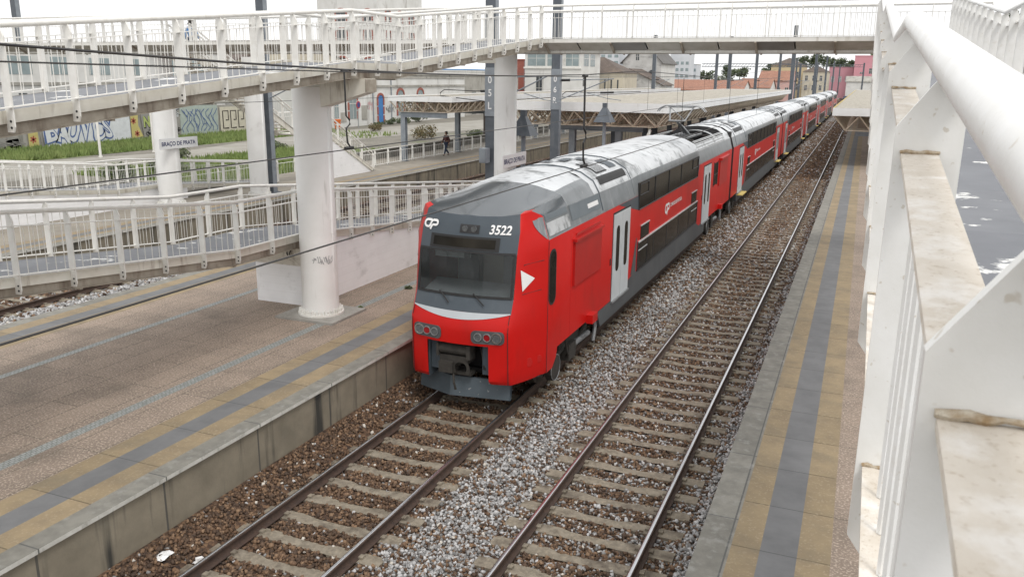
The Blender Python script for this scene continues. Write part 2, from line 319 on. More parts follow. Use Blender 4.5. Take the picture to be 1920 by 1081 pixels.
# loose stones on the ballast
def stones(name, area, n, size, prob, seed):
    r = np.random.default_rng(seed)
    x = r.uniform(area[0], area[1], n); y = area[2]+(area[3]-area[2])*r.uniform(0, 1, n)**1.25
    base = np.array([(-1,-1,-1),(1,-1,-1),(1,1,-1),(-1,1,-1),(-1,-1,1),(1,-1,1),(1,1,1),(-1,1,1)], float)
    faces = np.array([(3,2,1,0),(4,5,6,7),(0,1,5,4),(1,2,6,5),(2,3,7,6),(3,0,4,7)])
    keep = np.ones(n, bool)
    for xt in (XA, XB, XD):       # leave the sleepers and rails clear
        inx = np.abs(x-xt) < 1.28; ph = np.abs(((y-SLEEPER0+.3) % .6)-.3)
        keep &= ~(inx & (ph < .10)); keep &= ~(np.abs(np.abs(x-xt)-.869) < .1)
    x, y = x[keep], y[keep]; n = len(x)
    z = np.interp(x, [p[0] for p in BP], [p[1] for p in BP])+r.uniform(-.03, .02, n)
    sz = r.uniform(size[0], size[1], n)
    q = r.normal(size=(n, 4)); q /= np.linalg.norm(q, axis=1)[:, None]
    w_, a, b, c = q.T
    Rm = np.stack([np.stack([1-2*(b*b+c*c), 2*(a*b-c*w_), 2*(a*c+b*w_)], -1), np.stack([2*(a*b+c*w_), 1-2*(a*a+c*c), 2*(b*c-a*w_)], -1), np.stack([2*(a*c-b*w_), 2*(b*c+a*w_), 1-2*(a*a+b*b)], -1)], 1)
    v = base[None]*r.uniform(.45, 1.1, (n, 8, 3)); v *= (sz[:, None]*r.uniform(.65, 1.2, (n, 3)))[:, None, :]
    v = np.einsum('nij,nkj->nki', Rm, v)+np.stack([x, y, z], -1)[:, None, :]
    f = faces[None]+(np.arange(n)*8)[:, None, None]
    me = bpy.data.meshes.new(name); me.vertices.add(n*8); me.vertices.foreach_set('co', v.reshape(-1).astype(np.float32))
    me.loops.add(n*24); me.loops.foreach_set('vertex_index', f.reshape(-1).astype(np.int32))
    me.polygons.add(n*6); me.polygons.foreach_set('loop_start', np.arange(0, n*24, 4, dtype=np.int32)); me.update()
    t = r.uniform(0, 1, n); wht = r.uniform(0, 1, n) < prob(x, y); tt = t[:, None]
    brown = np.where(tt < .55, np.array([.062, .040, .028])+tt*np.array([.12, .07, .038]), np.array([.12, .068, .04])+(tt-.55)*np.array([.30, .21, .13]))
    light = np.array([.16, .155, .15])+tt*np.array([.40, .40, .405])
    colr = np.where(wht[:, None], light, brown); rare = r.uniform(0, 1, n) < .012; colr[rare] = (.6, .56, .5)
    ca = me.color_attributes.new('stone_colour', 'FLOAT_COLOR', 'POINT')
    ca.data.foreach_set('color', np.repeat(np.concatenate([colr, np.ones((n, 1))], 1), 8, 0).reshape(-1).astype(np.float32))
    me.materials.append(stonem); o = bpy.data.objects.new(name, me); COL.objects.link(o); return o
stonem = bpy.data.materials.new('ballast_stone'); stonem.use_nodes = True
_n = stonem.node_tree.nodes; _a = _n.new('ShaderNodeVertexColor'); _a.layer_name = 'stone_colour'
stonem.node_tree.links.new(_a.outputs[0], _n['Principled BSDF'].inputs['Base Color']); _n['Principled BSDF'].inputs['Roughness'].default_value = .85
SLEEPER0 = 4.17
def pw(x, y):
    p = np.interp(x, [-8.7, -6.0, -5.75, -5.3, -4.7, -4.3, -4.05, -2.2, -1.85, -1.65, -1.3], [.02, .025, .25, .66, .66, .4, .2, .22, .45, .78, .82])
    return p*np.clip(1.15-(y-8)/60, .45, 1.1)
tag(stones('ballast_stones', (-8.62, -1.36, 4.2, 26), 95000, (.017, .034), pw, 1), kind='stuff')
tag(stones('ballast_stones', (-8.62, -1.36, 24, 62), 60000, (.028, .052), pw, 2), kind='stuff')
tag(stones('ballast_stones', (-8.6, -1.37, 60, 150), 30000, (.06, .10), pw, 4), kind='stuff')
tag(stones('ballast_stones', (-24.4, -17.6, 9, 32), 22000, (.035, .06), lambda x, y: np.interp(x, [-24.4, -21.9, -21.3, -18.4, -17.9, -17.6], [.2, .2, .85, .9, .3, .2]), 3), kind='stuff')
# rails
RP = [(-.075,-.165),(.075,-.165),(.075,-.15),(.02,-.135),(.012,-.12),(.012,-.05),(.036,-.035),(.036,-.008),(.022,0),(-.022,0),(-.036,-.008),(-.036,-.035),(-.012,-.05),(-.012,-.12),(-.02,-.135),(-.075,-.15)]
def rail(x, label, shiny):
    m = MB(); n = len(RP); yy = [-6, 40, 300, 1200]
    rows = [[(x+a, y, b) for a, b in RP+RP[:1]] for y in yy]
    m.grid(rows, mf=lambda i, j: 1 if j == 8 else 0)
    o = m.build('rail', [railside, railtop if shiny else railside], None, True, 30)
    return tag(o, label, 'rail', 'railway rails')
for x, lb in ((XA-.869, 'steel rail under the train nearest the left platform wall'), (XA+.869, 'steel rail running under the right wheels of the red train'),
              (XB-.869, 'bright steel rail beside the pale ballast strip, left rail of the empty track'), (XB+.869, 'bright steel rail nearest the right hand platform edge'),
              (XD-.869, 'rusty far rail close below the far platform wall'), (XD+.869, 'rusty brown rail beside the blue grey ballast behind the middle platform')):
    rail(x, lb, x > -10)
# sleepers: nearest ones as things of their own, the rest as one object
def sleeper_mesh(m, x, y, dx=0):
    for (a, b, z0, z1, w) in ((-1.3, -.45, -.28, -.165, .125), (.45, 1.3, -.28, -.165, .125)):
        m.box(x+a, x+b, y-w, y+w, z0, z1)
    m.add([(x-.45, y-.125, -.165), (x-.45, y+.125, -.165), (x-.28, y+.10, -.185), (x-.28, y-.10, -.185), (x+.28, y-.10, -.185), (x+.28, y+.10, -.185), (x+.45, y+.125, -.165), (x+.45, y-.125, -.165)],
          [(0,1,2,3),(3,2,5,4),(4,5,6,7)])
    for s in (-.869, .869):       # rail clips
        for t in (-.1, .1): m.box(x+s+t-.035, x+s+t+.035, y-.045, y+.045, -.165, -.13)
    return m
proto = sleeper_mesh(MB(), 0, 0).build('sleeper', sleeperm)
far = MB(); first = True; cnt = 0
for xt, y0, y1, lab in ((XA, 4.77, 16.4, 'brown concrete sleeper of the track in front of the red train'), (XB, 4.17, 92, 'pale concrete sleeper of the empty right hand track'), (XD, 13.77, 40, 'concrete sleeper of the far track beyond the middle platform')):
    k = 0; y = y0
    while y < 420:
        if y < y1 and cnt < 250:
            o = proto if first else proto.copy()
            if not first: COL.objects.link(o)
            first = False; o.location = (xt+random.uniform(-.012, .012), y+random.uniform(-.012, .012), random.uniform(-.006, .004)); o.rotation_euler = (0, 0, random.uniform(-.008, .008))
            tag(o, lab, 'sleeper', lab.replace('sleeper', 'sleepers')); cnt += 1
        elif y < 180 and not (xt == XA and y > 60) and not (xt == XD and y > 100): sleeper_mesh(far, xt, y)
        y += .6
tag(far.build('distant_sleepers', sleeperm), kind='stuff')
# platforms: one mesh each with slabs by strip, butted side by side
def platform(name, bands, y0, y1, wall_x, nosing):
    m = MB(); mats = []; zi = PZ
    for i, (a, b, mt) in enumerate(bands):
        if mt not in mats: mats.append(mt)
        m.poly([(a, y0, zi), (b, y0, zi), (b, y1, zi), (a, y1, zi)], mats.index(mt))
    mats.append(pwall); mats.append(nosing_m); wi = len(mats)-2
    for x, s in wall_x:       # the edge wall, with a coping that stands 5 cm proud
        m.poly([(x-s*.06, y0, -.6), (x-s*.06, y1, -.6), (x-s*.06, y1, PZ-.06), (x-s*.06, y0, PZ-.06)], wi)
        m.poly([(x-s*.06, y0, PZ-.06), (x-s*.06, y1, PZ-.06), (x, y1, PZ-.06), (x, y0, PZ-.06)], wi+1)
        m.poly([(x, y0, PZ-.06), (x, y1, PZ-.06), (x, y1, PZ), (x, y0, PZ)], wi+1)
        pass
    xa, xb = bands[0][0], bands[-1][1]
    m.poly([(xa, y1, -.6), (xb, y1, -.6), (xb, y1, PZ), (xa, y1, PZ)], wi); m.poly([(xa, y0, -.6), (xb, y0, -.6), (xb, y0, PZ), (xa, y0, PZ)], wi)
    return struct(m.build(name, mats))
platform('middle_platform', [(-17.6, -17.25, coping), (-17.25, -16.85, ochre), (-16.85, -16.45, greyslab), (-16.45, -16.05, ochre), (-16.05, -14.62, paver), (-14.62, -14.44, grating), (-14.44, -11.2, paver), (-11.2, -10.98, grating),
         (-10.98, -10.16, paver), (-10.16, -9.79, ochre), (-9.79, -9.38, greyslab), (-9.38, -8.99, ochre), (-8.99, -8.66, coping)], -12, 260, [(-8.66, 1), (-17.6, -1)], True)
platform('right_platform', [(-1.36, -.96, coping), (-.96, -.62, ochre), (-.62, -.19, greyslab), (-.19, .19, ochre), (.19, 7, paver)], -12, 260, [(-1.36, -1)], False)
farpave = M('worn_platform_paving', (.30, .27, .225), (.23, .21, .18), scale=1.2, rough=.9, brick=(1.2, .8, .01, (.16, .14, .11), .5, 'yx', .1), patch=((.36, .32, .26), .6, .52, .7, .6))
platform('far_platform', [(-30.9, -25.9, farpave), (-25.9, -25.5, ochre), (-25.5, -25.1, greyslab), (-25.1, -24.8, ochre), (-24.8, -24.5, coping)], -12, 260, [(-24.5, 1)], False)
# yard behind the far platform
g = MB(); g.grid([[(x, y, .6) for x in (-400, -120, -59, -30.9)] for y in (-60, 0, 60, 130, 400, 900)])
struct(g.build('yard', earth))
def strip(pts, w, z): 
    P = [Vector(p) for p in pts]; rows = []
    for i, p in enumerate(P):
        t = (P[min(i+1, len(P)-1)]-P[max(i-1, 0)]).normalized(); n = Vector((-t.y, t.x))
        ww = w[i]/2; rows.append([(p.x+n.x*ww, p.y+n.y*ww, z), (p.x-n.x*ww, p.y-n.y*ww, z)])
    return MB().grid(rows)
struct(strip([(-47, 0), (-47.5, 25), (-47.3, 42), (-46, 50), (-47.2, 60), (-48.6, 72), (-47, 86), (-44, 110), (-42, 160)], [9, 9, 8, 5.5, 7, 9, 11, 11, 10], .608).build('road', roadm))
gm = MB(); gr = random.Random(5)
def grass_patch(x0, x1, y0, y1, n, h):
    for _ in range(n):
        x, y = gr.uniform(x0, x1), gr.uniform(y0, y1); a = gr.uniform(0, 6.28); hh = h*gr.uniform(.5, 1.4); w = .05+.05*gr.random()
        dx, dy = math.cos(a)*w, math.sin(a)*w; lx, ly = gr.uniform(-.15, .15), gr.uniform(-.15, .15)
        gm.add([(x-dx, y-dy, .6), (x+dx, y+dy, .6), (x+lx, y+ly, .6+hh)], [(0, 1, 2)])
gm.grid([[(x, y, .604+.12*max(0, math.sin(x*.9)*math.sin(y*.35))) for x in (-59.4, -57, -54.5, -52)] for y in range(30, 78, 3)])
gm.grid([[(x, y, .605) for x in (-42.5, -38, -34, -31)] for y in range(36, 60, 3)])
grass_patch(-59.3, -52, 38, 77, 16000, .4); grass_patch(-43, -31, 36, 58, 12000, .35); grass_patch(-52, -44, 70, 78, 300, .3)
tag(gm.build('grass', grassm), kind='stuff')
# ------------------------------------------------------------------ the red double-deck train
train = thing('train', 'long red double-deck electric train with silver roof running along the middle platform', 'train', (XA, 14.1, 0))
PROF = [(1.45, 1.0), (1.45, 3.38), (1.43, 3.43), (1.31, 3.85), (1.16, 4.11), (.85, 4.30), (.45, 4.40), (0, 4.43)]
PMID = [(1.45, 1.0), (1.45, 3.38), (1.45, 3.75), (1.41, 3.93), (1.25, 4.16), (.90, 4.33), (.46, 4.41), (0, 4.43)]
ZT = [(z, o) for o, z in PROF]
def off_at(z): return 1.45 if z <= 3.38 else interp(z, ZT)
def zr_at(o): return interp(abs(o), [(o_, z_) for o_, z_ in reversed(PROF)])
YE = [(.6, 14.17), (1.72, 14.12), (1.85, 14.14), (2.05, 14.24), (2.34, 14.37), (3.16, 14.52), (3.67, 14.69), (3.84, 14.80), (4.1, 15.0)]
YS = 15.2
def noseY(off, z):
    so = min(1.45, off_at(z)); e = min(1.05, so*.76); y = interp(z, YE); a = abs(off)
    if a <= e: return y-.16*(1-(a/e)**2)
    u = min(1, (a-e)/(so-e)); return y+(YS-y)*(u**1.25)
def P(off, y, z): return (XA+off, y, z)
def car_body(y0, y1, well=None, cab=False, name='carriage'):
    m = MB(); ya = YS if cab else y0
    full = [(o, z) for o, z in PROF]+[(-o, z) for o, z in reversed(PROF[:-1])]
    mi = [0, 1, 1, 2, 2, 2, 2, 2, 2, 2, 2, 1, 1, 0]
    fullm = [(o, z) for o, z in PMID]+[(-o, z) for o, z in reversed(PMID[:-1])]
    if cab: ys = [(18.6, full), (21.95, full), (22.3, fullm), (31.4, fullm), (31.7, full), (well[1], full), (y1, full)]
    else: ys = [(y0, full), (y0+4.85, full), (y0+5.2, fullm), (y1-5.2, fullm), (y1-4.85, full), (y1, full)]
    if cab: m.grid([[P(o, y, z) for o, z in full] for y in (YS, 18.6)], mf=lambda i, j: mi[j] if j < 3 or j > 10 else None)
    for (a, fa), (b, fb_) in zip(ys, ys[1:]):
        inw = well and abs(a-well[0]) < .01
        m.grid([[P(o, y, z) for o, z in ff] for y, ff in ((a, fa), (b, fb_))], mf=lambda i, j: None if inw and 4 <= j <= 9 else mi[j])
    if well:     # lowered roof well that carries the pantograph
        a, b = well; w = 1.16; zf = 3.72
        m.poly([P(-w, a, zf), P(w, a, zf), P(w, b, zf), P(-w, b, zf)], 3)
        for s in (-1, 1): m.poly([P(s*w, a, zf), P(s*w, b, zf), P(s*w, b, 4.11), P(s*w, a, 4.11)], 3)
        rim = [(o, z) for o, z in full if abs(o) <= 1.17]
        for y in (a, b): m.poly([P(o, y, z) for o, z in rim]+[P(-w, y, zf), P(w, y, zf)], 3)
    ends = [y1] if cab else [y0, y1]
    for y in ends: m.poly([P(o, y, z) for o, z in full], 3)
    m.poly([P(-1.45, ya, 1.0), P(1.45, ya, 1.0), P(1.45, y1, 1.0), P(-1.45, y1, 1.0)], 3)
    if cab:
        E = [-1, -.9, -.75, -.55, -.35, -.18, 0]
        def cols(z):
            so = min(1.45, off_at(z)); e = min(1.05, so*.76)
            c = [-lerp(e, so, q/10) for q in range(10, 0, -1)]+[-e-.004, -e, -e*.63, -e*.42, -e*.2, 0]
            return c+[-k for k in reversed(c[:-1])]
        zs = [.62, .70, 1.0, 1.42, 1.66, 1.85, 2.05, 2.2, 2.34, 2.75, 3.16, 3.38, 3.49, 3.6, 3.72, 3.84]
        rows = [[P(o, noseY(o, z)+(.06 if z < .65 else 0), z) for o in cols(z)] for z in zs]
        def mf(i, j):
            mid = 11 <= j <= 18
            if mid and 8 <= i <= 9: return None
            if mid and i >= 6: return 4
            if i <= 2 and 12 <= j <= 17: return None
            return 0
        def roofpt(o, y):
            s = max(0, min(1, (y-14.65)/3.95)); return P(o, y, zr_at(o)-.57*(1-s)**1.9*max(0, 1-(abs(o)/1.3)**3))
        rows[-1] = [roofpt(o, noseY(o, 3.84)) for o in cols(3.84)]
        m.grid(rows, mf=mf)
        # roof dome: from the head of the nose back to the full section
        oc = cols(3.84); rows = []
        for t in (0, .12, .27, .45, .66, .85, 1, 1.35, 1.7, 2):
            rows.append([roofpt(o, lerp(noseY(o, 3.84), 16.7, t) if t <= 1 else lerp(16.7, 18.6, t-1)) for o in oc])
        m.grid(rows, mf=lambda i, j: (0 if i < 1 and (5 <= j <= 10 or 19 <= j <= 24) else (5 if i < 6 else 1)) if j <= 10 or j >= 19 else (5 if i < 6 else 2))
        # lower part of the side behind the nose
        for s in (-1, 1):
            m.poly([P(s*1.45, YS, .62), P(s*1.45, 15.55, .62), P(s*1.45, 15.78, .80), P(s*1.45, 15.84, 1.0), P(s*1.45, YS, 1.0)], 0)
        m.poly([P(-1.4, 14.9, .63), P(1.4, 14.9, .63), P(1.4, 15.6, .63), P(-1.4, 15.6, .63)], 3)
        m.box(XA-.70, XA+.70, 15.0, 15.05, .5, 1.42, 3); m.box(XA-.70, XA+.70, 14.3, 15.0, 1.425, 1.45, 3)      # back of the coupler pocket
        for s in (-1, 1): m.box(XA+s*.67-.015, XA+s*.67+.015, 14.12, 15.0, .62, 1.42, 4)
    return m.build(name, [red, tband, silver, dark, tgrey, dome], train, True, 34)
def side_poly(m, s, pts, d=.006, mi=0, y0=0):
    """panel that lies d outside the car side; pts are (y, z)"""
    zs = [z for _, z in pts]
    if max(zs) <= 3.38: m.poly([P(s*(1.45+d), y0+y, z) for y, z in pts], mi)
    else: m.poly([P(s*(off_at(z)+d), y0+y, z) for y, z in pts], mi)
def side_box(m, s, ya, yb, za, zb, d0, d1, mi=0, y0=0):
    xs = sorted((XA+s*(1.45+d0), XA+s*(1.45+d1))); m.box(xs[0], xs[1], y0+ya, y0+yb, za, zb, mi)
def rrect(y0, y1, z0, z1, r, n=5):
    return arc(y1-r, z1-r, r, 0, 90, n)+arc(y0+r, z1-r, r, 90, 180, n)+arc(y0+r, z0+r, r, 180, 270, n)+arc(y1-r, z0+r, r, 270, 360, n)
def door(par, s, ya, yb, z0=.98, z1=3.19):
    m = MB(); mid = (ya+yb)/2
    side_box(m, s, ya-.045, yb+.045, z0-.03, z1+.05, .0, .006, 1)
    for a, b in ((ya, mid-.012), (mid+.012, yb)):
        side_box(m, s, a, b, z0, z1, .006, .022, 0)
    side_box(m, s, ya-.02, yb+.02, z0-.05, z0-.005, .0, .06, 2)
    d = m.build('door', [doorm, dark, galv], par)
    for a, b in ((ya, mid), (mid, yb)):
        c = (a+b)/2; w = MB(); w.prism(rrect(c-.15, c+.15, z0+.72, z1-.32, .13), lambda p, q, t: P(s*(1.45+t), p, q), .020, .028)
        w.build('door_window', glass, d)
def upper_windows(par, s, ya, yb, slope=.18):
    m = MB(); q = [(ya, 2.97), (yb, 2.97), (yb+.03, 3.72), (ya-slope, 3.72), (ya-slope*.3, 3.3)]
    side_poly(m, s, [q[0], q[1], q[2], q[3], q[4]], .007) if False else m.poly([P(s*1.457, y, z) for y, z in q])
    w = m.build('upper_window_band', glass, par)
    fr = MB(); o = lambda z: 1.462
    def line(pts): fr.tube([P(s*o(z), y, z) for y, z in pts], .016, 4)
    line([(ya, 2.97), (yb, 2.97)]); line([(ya, 2.97), (ya-slope*.3, 3.3), (ya-slope, 3.72)]); line([(yb, 2.97), (yb+.03, 3.72)]); line([(ya-slope, 3.72), (yb+.03, 3.72)])
    for a, b in ((ya+.05, ya+1.05), (yb-1.1, yb-.06)):
        line([(a, 3.36), (b, 3.36)]); line([(a, 3.36), (a, 3.66)]); line([(b, 3.36), (b, 3.66)]); line([(a, 3.66), (b, 3.66)])
    k = ya+1.9
    while k < yb-1.4: line([(k, 3.0), (k, 3.7)]); k += 1.93
    fr.build('window_frame', dark, w)
def lower_windows(par, s, ya, yb):
    m = MB(); side_box(m, s, ya, yb, 1.25, 2.02, .0, .008); w = m.build('lower_window_band', glass, par)
    fr = MB()
    for a, b in ((ya-.04, ya), (yb, yb+.04)): side_box(fr, s, a, b, 1.21, 2.06, .0, .022)
    side_box(fr, s, ya, yb, 1.21, 1.25, 0, .022); side_box(fr, s, ya, yb, 2.02, 2.06, 0, .03, 2)
    k = ya+1.9
    while k < yb-1: side_box(fr, s, k-.02, k+.02, 1.25, 2.02, .008, .014); k += 1.86
    for a, b in ((ya+.06, ya+1.1), (yb-1.15, yb-.06)): side_box(fr, s, a, b, 1.78, 1.81, .008, .018, 2); side_box(fr, s, b, b+.03, 1.3, 2.0, .008, .016)
    fr.build('window_frame', [dark, tskirt, silverp], w)
    t = MB()
    for a, b in ((ya+.25, ya+1.25), (yb-1.2, yb-.2)): t = MB(); side_box(t, s, a, b, 2.08, 2.46, .0, .010); side_box(t, s, a-.02, b+.02, 2.46, 2.49, 0, .025, 1); t.build('vent_window', [glass, silverp], par)
def skirt(par, y0, a, b, w0, w1):
    """grey lower body with its slanted wedges; a..b the deep part, w0..w1 the part that climbs to the windows"""
    m = MB()
    for s in (-1, 1):
        poly = [(a, .985), (a+.28, .56), (b, .56), (b, .985)]
        m.prism(poly, lambda p, q, t: P(s*(1.40+t), p, q), -.12, .052)
        side_poly(m, s, [(w0-2.2, .985), (b-.05, .985), (w1+.9, .985), (w1+.12, 1.24), (w0-.1, 1.24), (w0-.4, 1.24)], .0045)
        side_poly(m, s, [(w0-.62, 1.24), (w0-.05, 1.24), (w0-.05, 2.2), (w0-.12, 2.2)], .0045)
    m.box(XA-1.25, XA+1.25, a+.5, b-.3, .5, .98, 1)
    return m.build('skirt', [tskirt, under], par)
def bogie(par, yc, cab=False):
    m = MB()
    for s in (-1, 1):
        m.box(XA+s*1.12-.06, XA+s*1.12+.06, yc-.72, yc+.72, .50, .74); m.box(XA+s*.66-.05, XA+s*.66+.05, yc-1.75, yc+1.75, .55, .8)
        for dy in (-1.25, 1.25):
            m.tube([P(s*.95, yc+dy, .46), P(s*1.12, yc+dy, .46)], .13, 12); m.beam(P(s*1.06, yc+dy, .46), P(s*1.1, yc+dy*.55, .60), .10, .12)
            m.tube([P(s*1.16, yc+dy*.6-.1, .50), P(s*1.16, yc+dy*.6+.5, .66)], .06, 8)
            m.tube([P(s*1.1, yc+dy, .72), P(s*1.1, yc+dy, .98)], .11, 10)
        m.tube([P(s*1.22, yc+.2, .50), P(s*1.22, yc+1.3, .46)], .075, 10, 1)
    for s in (-1, 1):
        m.tube([P(s*1.16, yc-1.25, .40), P(s*1.30, yc-1.25, .40)], .30, 20); m.tube([P(s*1.302, yc-1.25+.285*math.cos(a*.3142), .40+.285*math.sin(a*.3142)) for a in range(21)], .012, 5, 1)
        m.box(XA+s*1.2-.1, XA+s*1.2+.1, yc-.35, yc+.15, .25, .62); m.tube([P(s*1.28, yc-.6, .9), P(s*1.32, yc-.5, .5), P(s*1.2, yc-.2, .3)], .03, 6)
    m.box(XA-1.0, XA+1.0, yc-.5, yc+.5, .45, .9)
    b = m.build('bogie', [under, galv], par)
    for dy in (-1.25, 1.25):
        w = MB()
        for s in (-1, 1):
            for x0, x1, r in ((.79, .93, .46), (.765, .79, .49), (.93, .945, .36)):
                w.tube([P(s*x0, yc+dy, .46), P(s*x1, yc+dy, .46)], r, 28)
        w.tube([P(-.8, yc+dy, .46), P(.8, yc+dy, .46)], .08, 8)
        w.build('wheelset', wheelm, b, True, 40)
def roof_kit(par, ya, yb, big=True):
    """ribs, louvres and hatches that lie on the roof skin near y = ya..yb"""
    m = MB(); full = [(-o, z) for o, z in PROF[2:]]+[(o, z) for o, z in reversed(PROF[2:-1])]
    for y in (ya, yb):       # seam ribs
        m.grid([[P(o, y-.035, z+.004) for o, z in full], [P(o*1.004, y-.02, z+.024) for o, z in full], [P(o*1.004, y+.02, z+.024) for o, z in full], [P(o, y+.035, z+.004) for o, z in full]], 1)
    def patch(o0, o1, a, b, mi, lift):
        os_ = [lerp(o0, o1, t/4) for t in range(5)]
        m.grid([[P(o, y, zr_at(o)+lift) for o in os_] for y in (a, b)], mi)
    L = yb-ya
    patch(-1.0, 1.12, ya+.15, yb-.15, 0, .012)
    patch(.45, 1.02, ya+.25*L, ya+.55*L, 2, .018); patch(.55, .98, ya+.68*L, ya+.88*L, 1, .018)
    for k in range(9): patch(.47, 1.0, ya+L*(.26+.032*k), ya+L*(.26+.032*k+.014), 0, .036)
    for s in (-1, 1):
        patch(s*1.10, s*1.24, ya+.35, yb-.25, 2, .02)
    for (a, b, o) in ((.30, .55, -.15), (.2, .35, -.45), (.55, .7, .1)): patch(o, o+.28, ya+a*L, ya+b*L, 1, .04)
    return m.build('roof_panel', [silver, tgrey, dark], par, True, 30)
def cp_mark(m, y0, z0, h, fn):
    """the operator's linked c and p mark"""
    w = h*.2
    f = lambda a, b: fn(y0+a*h, z0+b*h)
    c = [(.86, .80), (.42, .80)]+arc(.42, .50, .30, 90, 270, 8)+[(.42, .20), (.62, .20), (.74, .32), (.84, .60), (.98, .80)]
    ribbon(m, c, w/h, f)
    p = [(.98, .80), (1.38, .80)]+arc(1.38, .60, .20, 90, -90, 6)+[(1.38, .40), (1.06, .40), (.94, .28), (.80, -.02)]
    ribbon(m, p, w/h, f)
def carriage(y0, y1, kind, name='carriage'):
    """kind: 'cab', 'motor' or 'plain' (both ends alike)"""
    cab = kind == 'cab'
    well = (31.7, 38.9) if cab else None
    b = car_body(y0, y1, well, cab, name)
    if cab: d1, d2, wa, wb = (19.92, 21.5), (32.75, 34.35), 22.45, 31.35
    else: d1, d2, wa, wb = (y0+2.2, y0+3.8), (y1-4.0, y1-2.4), y0+5.3, y1-5.3
    for s in (1, -1):
        door(b, s, *d1); door(b, s, *d2); upper_windows(b, s, wa, wb); lower_windows(b, s, wa+.1, wb+.25)
        # grey surround between the roof band and the windows
        t = MB(); side_poly(t, s, [(wa-2.1, 3.375), (wa-.02, 2.97), (wa-.02, 3.375)], .0045); side_poly(t, s, [(wb+.05, 2.98), (wb+.35, 3.375), (wb+.05, 3.375)], .0045)
        t.build('grey_corner_panel', tgrey, b)
        mk = MB(); fn = lambda a, c: P(s*1.4565, a, c)
        if s > 0:
            cp_mark(mk, wa+3.45, 2.30, .40, fn); put_text(mk, 'COMBOIOS DE PORTUGAL', .165, lambda a, c: fn(wa+4.25+a, 2.48+c), .004, .92)
            mk.build('operator_lettering', lettw, b)
    if cab:
        for s in (1, -1):
            for a_ in (19.70, 32.53): q = MB(); side_box(q, s, a_, a_+.07, 1.95, 2.12, 0, .012); q.build('door_button', dark, b)
        skirt(b, 0, 18.75, 33.5, wa, wb); bogie(b, 17.45); bogie(b, 36.6)
    else:
        skirt(b, y0, y0+1.9, y1-1.9, wa, wb); bogie(b, y0+.1+2.2); bogie(b, y1-2.3)
        roof_kit(b, y0+1.0, y0+4.6); roof_kit(b, y1-4.6, y1-1.0)
        st = MB()
        for a in (d1, d2):
            side_box(st, 1, a[0], a[1], .86, .90, .0, .30)
        st.build('door_step', yellow, b)
    g = MB()         # black gangway to the next carriage
    g.box(XA-1.30, XA+1.30, y1-.02, y1+.55, .9, 4.12); g.build('gangway', rubber, b)
    return b
tgrey2 = M('slate_paint', (.13, .155, .175), (.16, .185, .205), scale=2, rough=.4)
c1 = carriage(14.1, 40.1, 'cab', 'driving_carriage')
# details of the first carriage, right side first
for s in (1, -1):
    for a_, b_, z0_, z1_ in ((15.25, 16.55, 3.74, 3.86), (16.75, 18.9, 3.52, 3.84)):
        h = MB(); h.grid([[P(s*(off_at(z)+.009), y, z) for y in (a_, b_)] for z in (z0_, lerp(z0_, z1_, .5), z1_)]); h.build('slate_band_panel', tgrey2, c1)
    h = MB(); side_box(h, s, 16.75, 18.75, 2.10, 3.06, 0, .05); side_box(h, s, 16.7, 18.8, 3.08, 3.14, .0, .10); side_box(h, s, 16.9, 18.7, 3.20, 3.24, 0, .03)
    h.build('equipment_hatch', red_d, c1); h = MB(); side_box(h, s, 36.5, 38.7, 2.05, 3.12, 0, .05); side_box(h, s, 36.45, 38.75, 3.13, 3.24, 0, .13); h.build('equipment_hatch', red_d, c1)
    w = MB(); w.prism(rrect(15.28, 15.62, 2.05, 3.12, .16), lambda p, q, t: P(s*(1.45+t), p, q), .0, .012)
    cw = w.build('cab_side_window', glass, c1); w = MB(); w.prism(rrect(15.24, 15.66, 2.01, 3.16, .18), lambda p, q, t: P(s*(1.45+t), p, q), .0, .008); w.build('window_frame', dark, cw)
    w = MB(); side_box(w, s, 35.2, 36.1, 2.2, 3.12, 0, .008); side_box(w, s, 35.2, 36.1, 2.62, 2.65, 0, .02, 1); side_box(w, s, 35.14, 35.2, 2.16, 3.16, 0, .02, 1); side_box(w, s, 36.1, 36.16, 2.16, 3.16, 0, .02, 1); w.build('compartment_window', [glass, dark], c1)
    k = MB()
    for a in (16.62, 36.4): side_box(k, s, a, a+.012, 1.0, 3.3, 0, .003)
    side_box(k, s, 39.2, 39.212, 1.0, 3.3, 0, .003); k.build('panel_seam', red_d, c1)
    k = MB(); side_box(k, s, 17.85, 18.25, .96, 1.16, .0, .16); side_box(k, s, 36.9, 37.2, 1.0, 1.2, 0, .16); k.build('step_cover', red, c1)
    k = MB(); k.tube([P(s*1.5, 18.3, 1.0), P(s*1.52, 18.36, .75), P(s*1.5, 18.3, .42)], .045, 6); k.tube([P(s*1.5, 37.15, 1.05), P(s*1.52, 37.2, .5)], .05, 6); k.build('footstep', galv, c1)
    # vertical ribs on the grey roof band beside the cab
    k = MB()
    k.grid([[P(s*(off_at(z)+.012), y, z) for y in (15.25, 16.0, 16.6)] for z in (3.44, 3.56, 3.70)])
    k.build('bright_band_panel', silver, c1)
    k = MB(); k.add([P(s*(off_at(z)+.012), y, z) for z in (3.62, 3.72) for y in (17.95, 18.75)], [(0, 1, 3, 2)]); k.build('number_strip', lettw, c1)
roof_kit(c1, 19.0, 22.0)
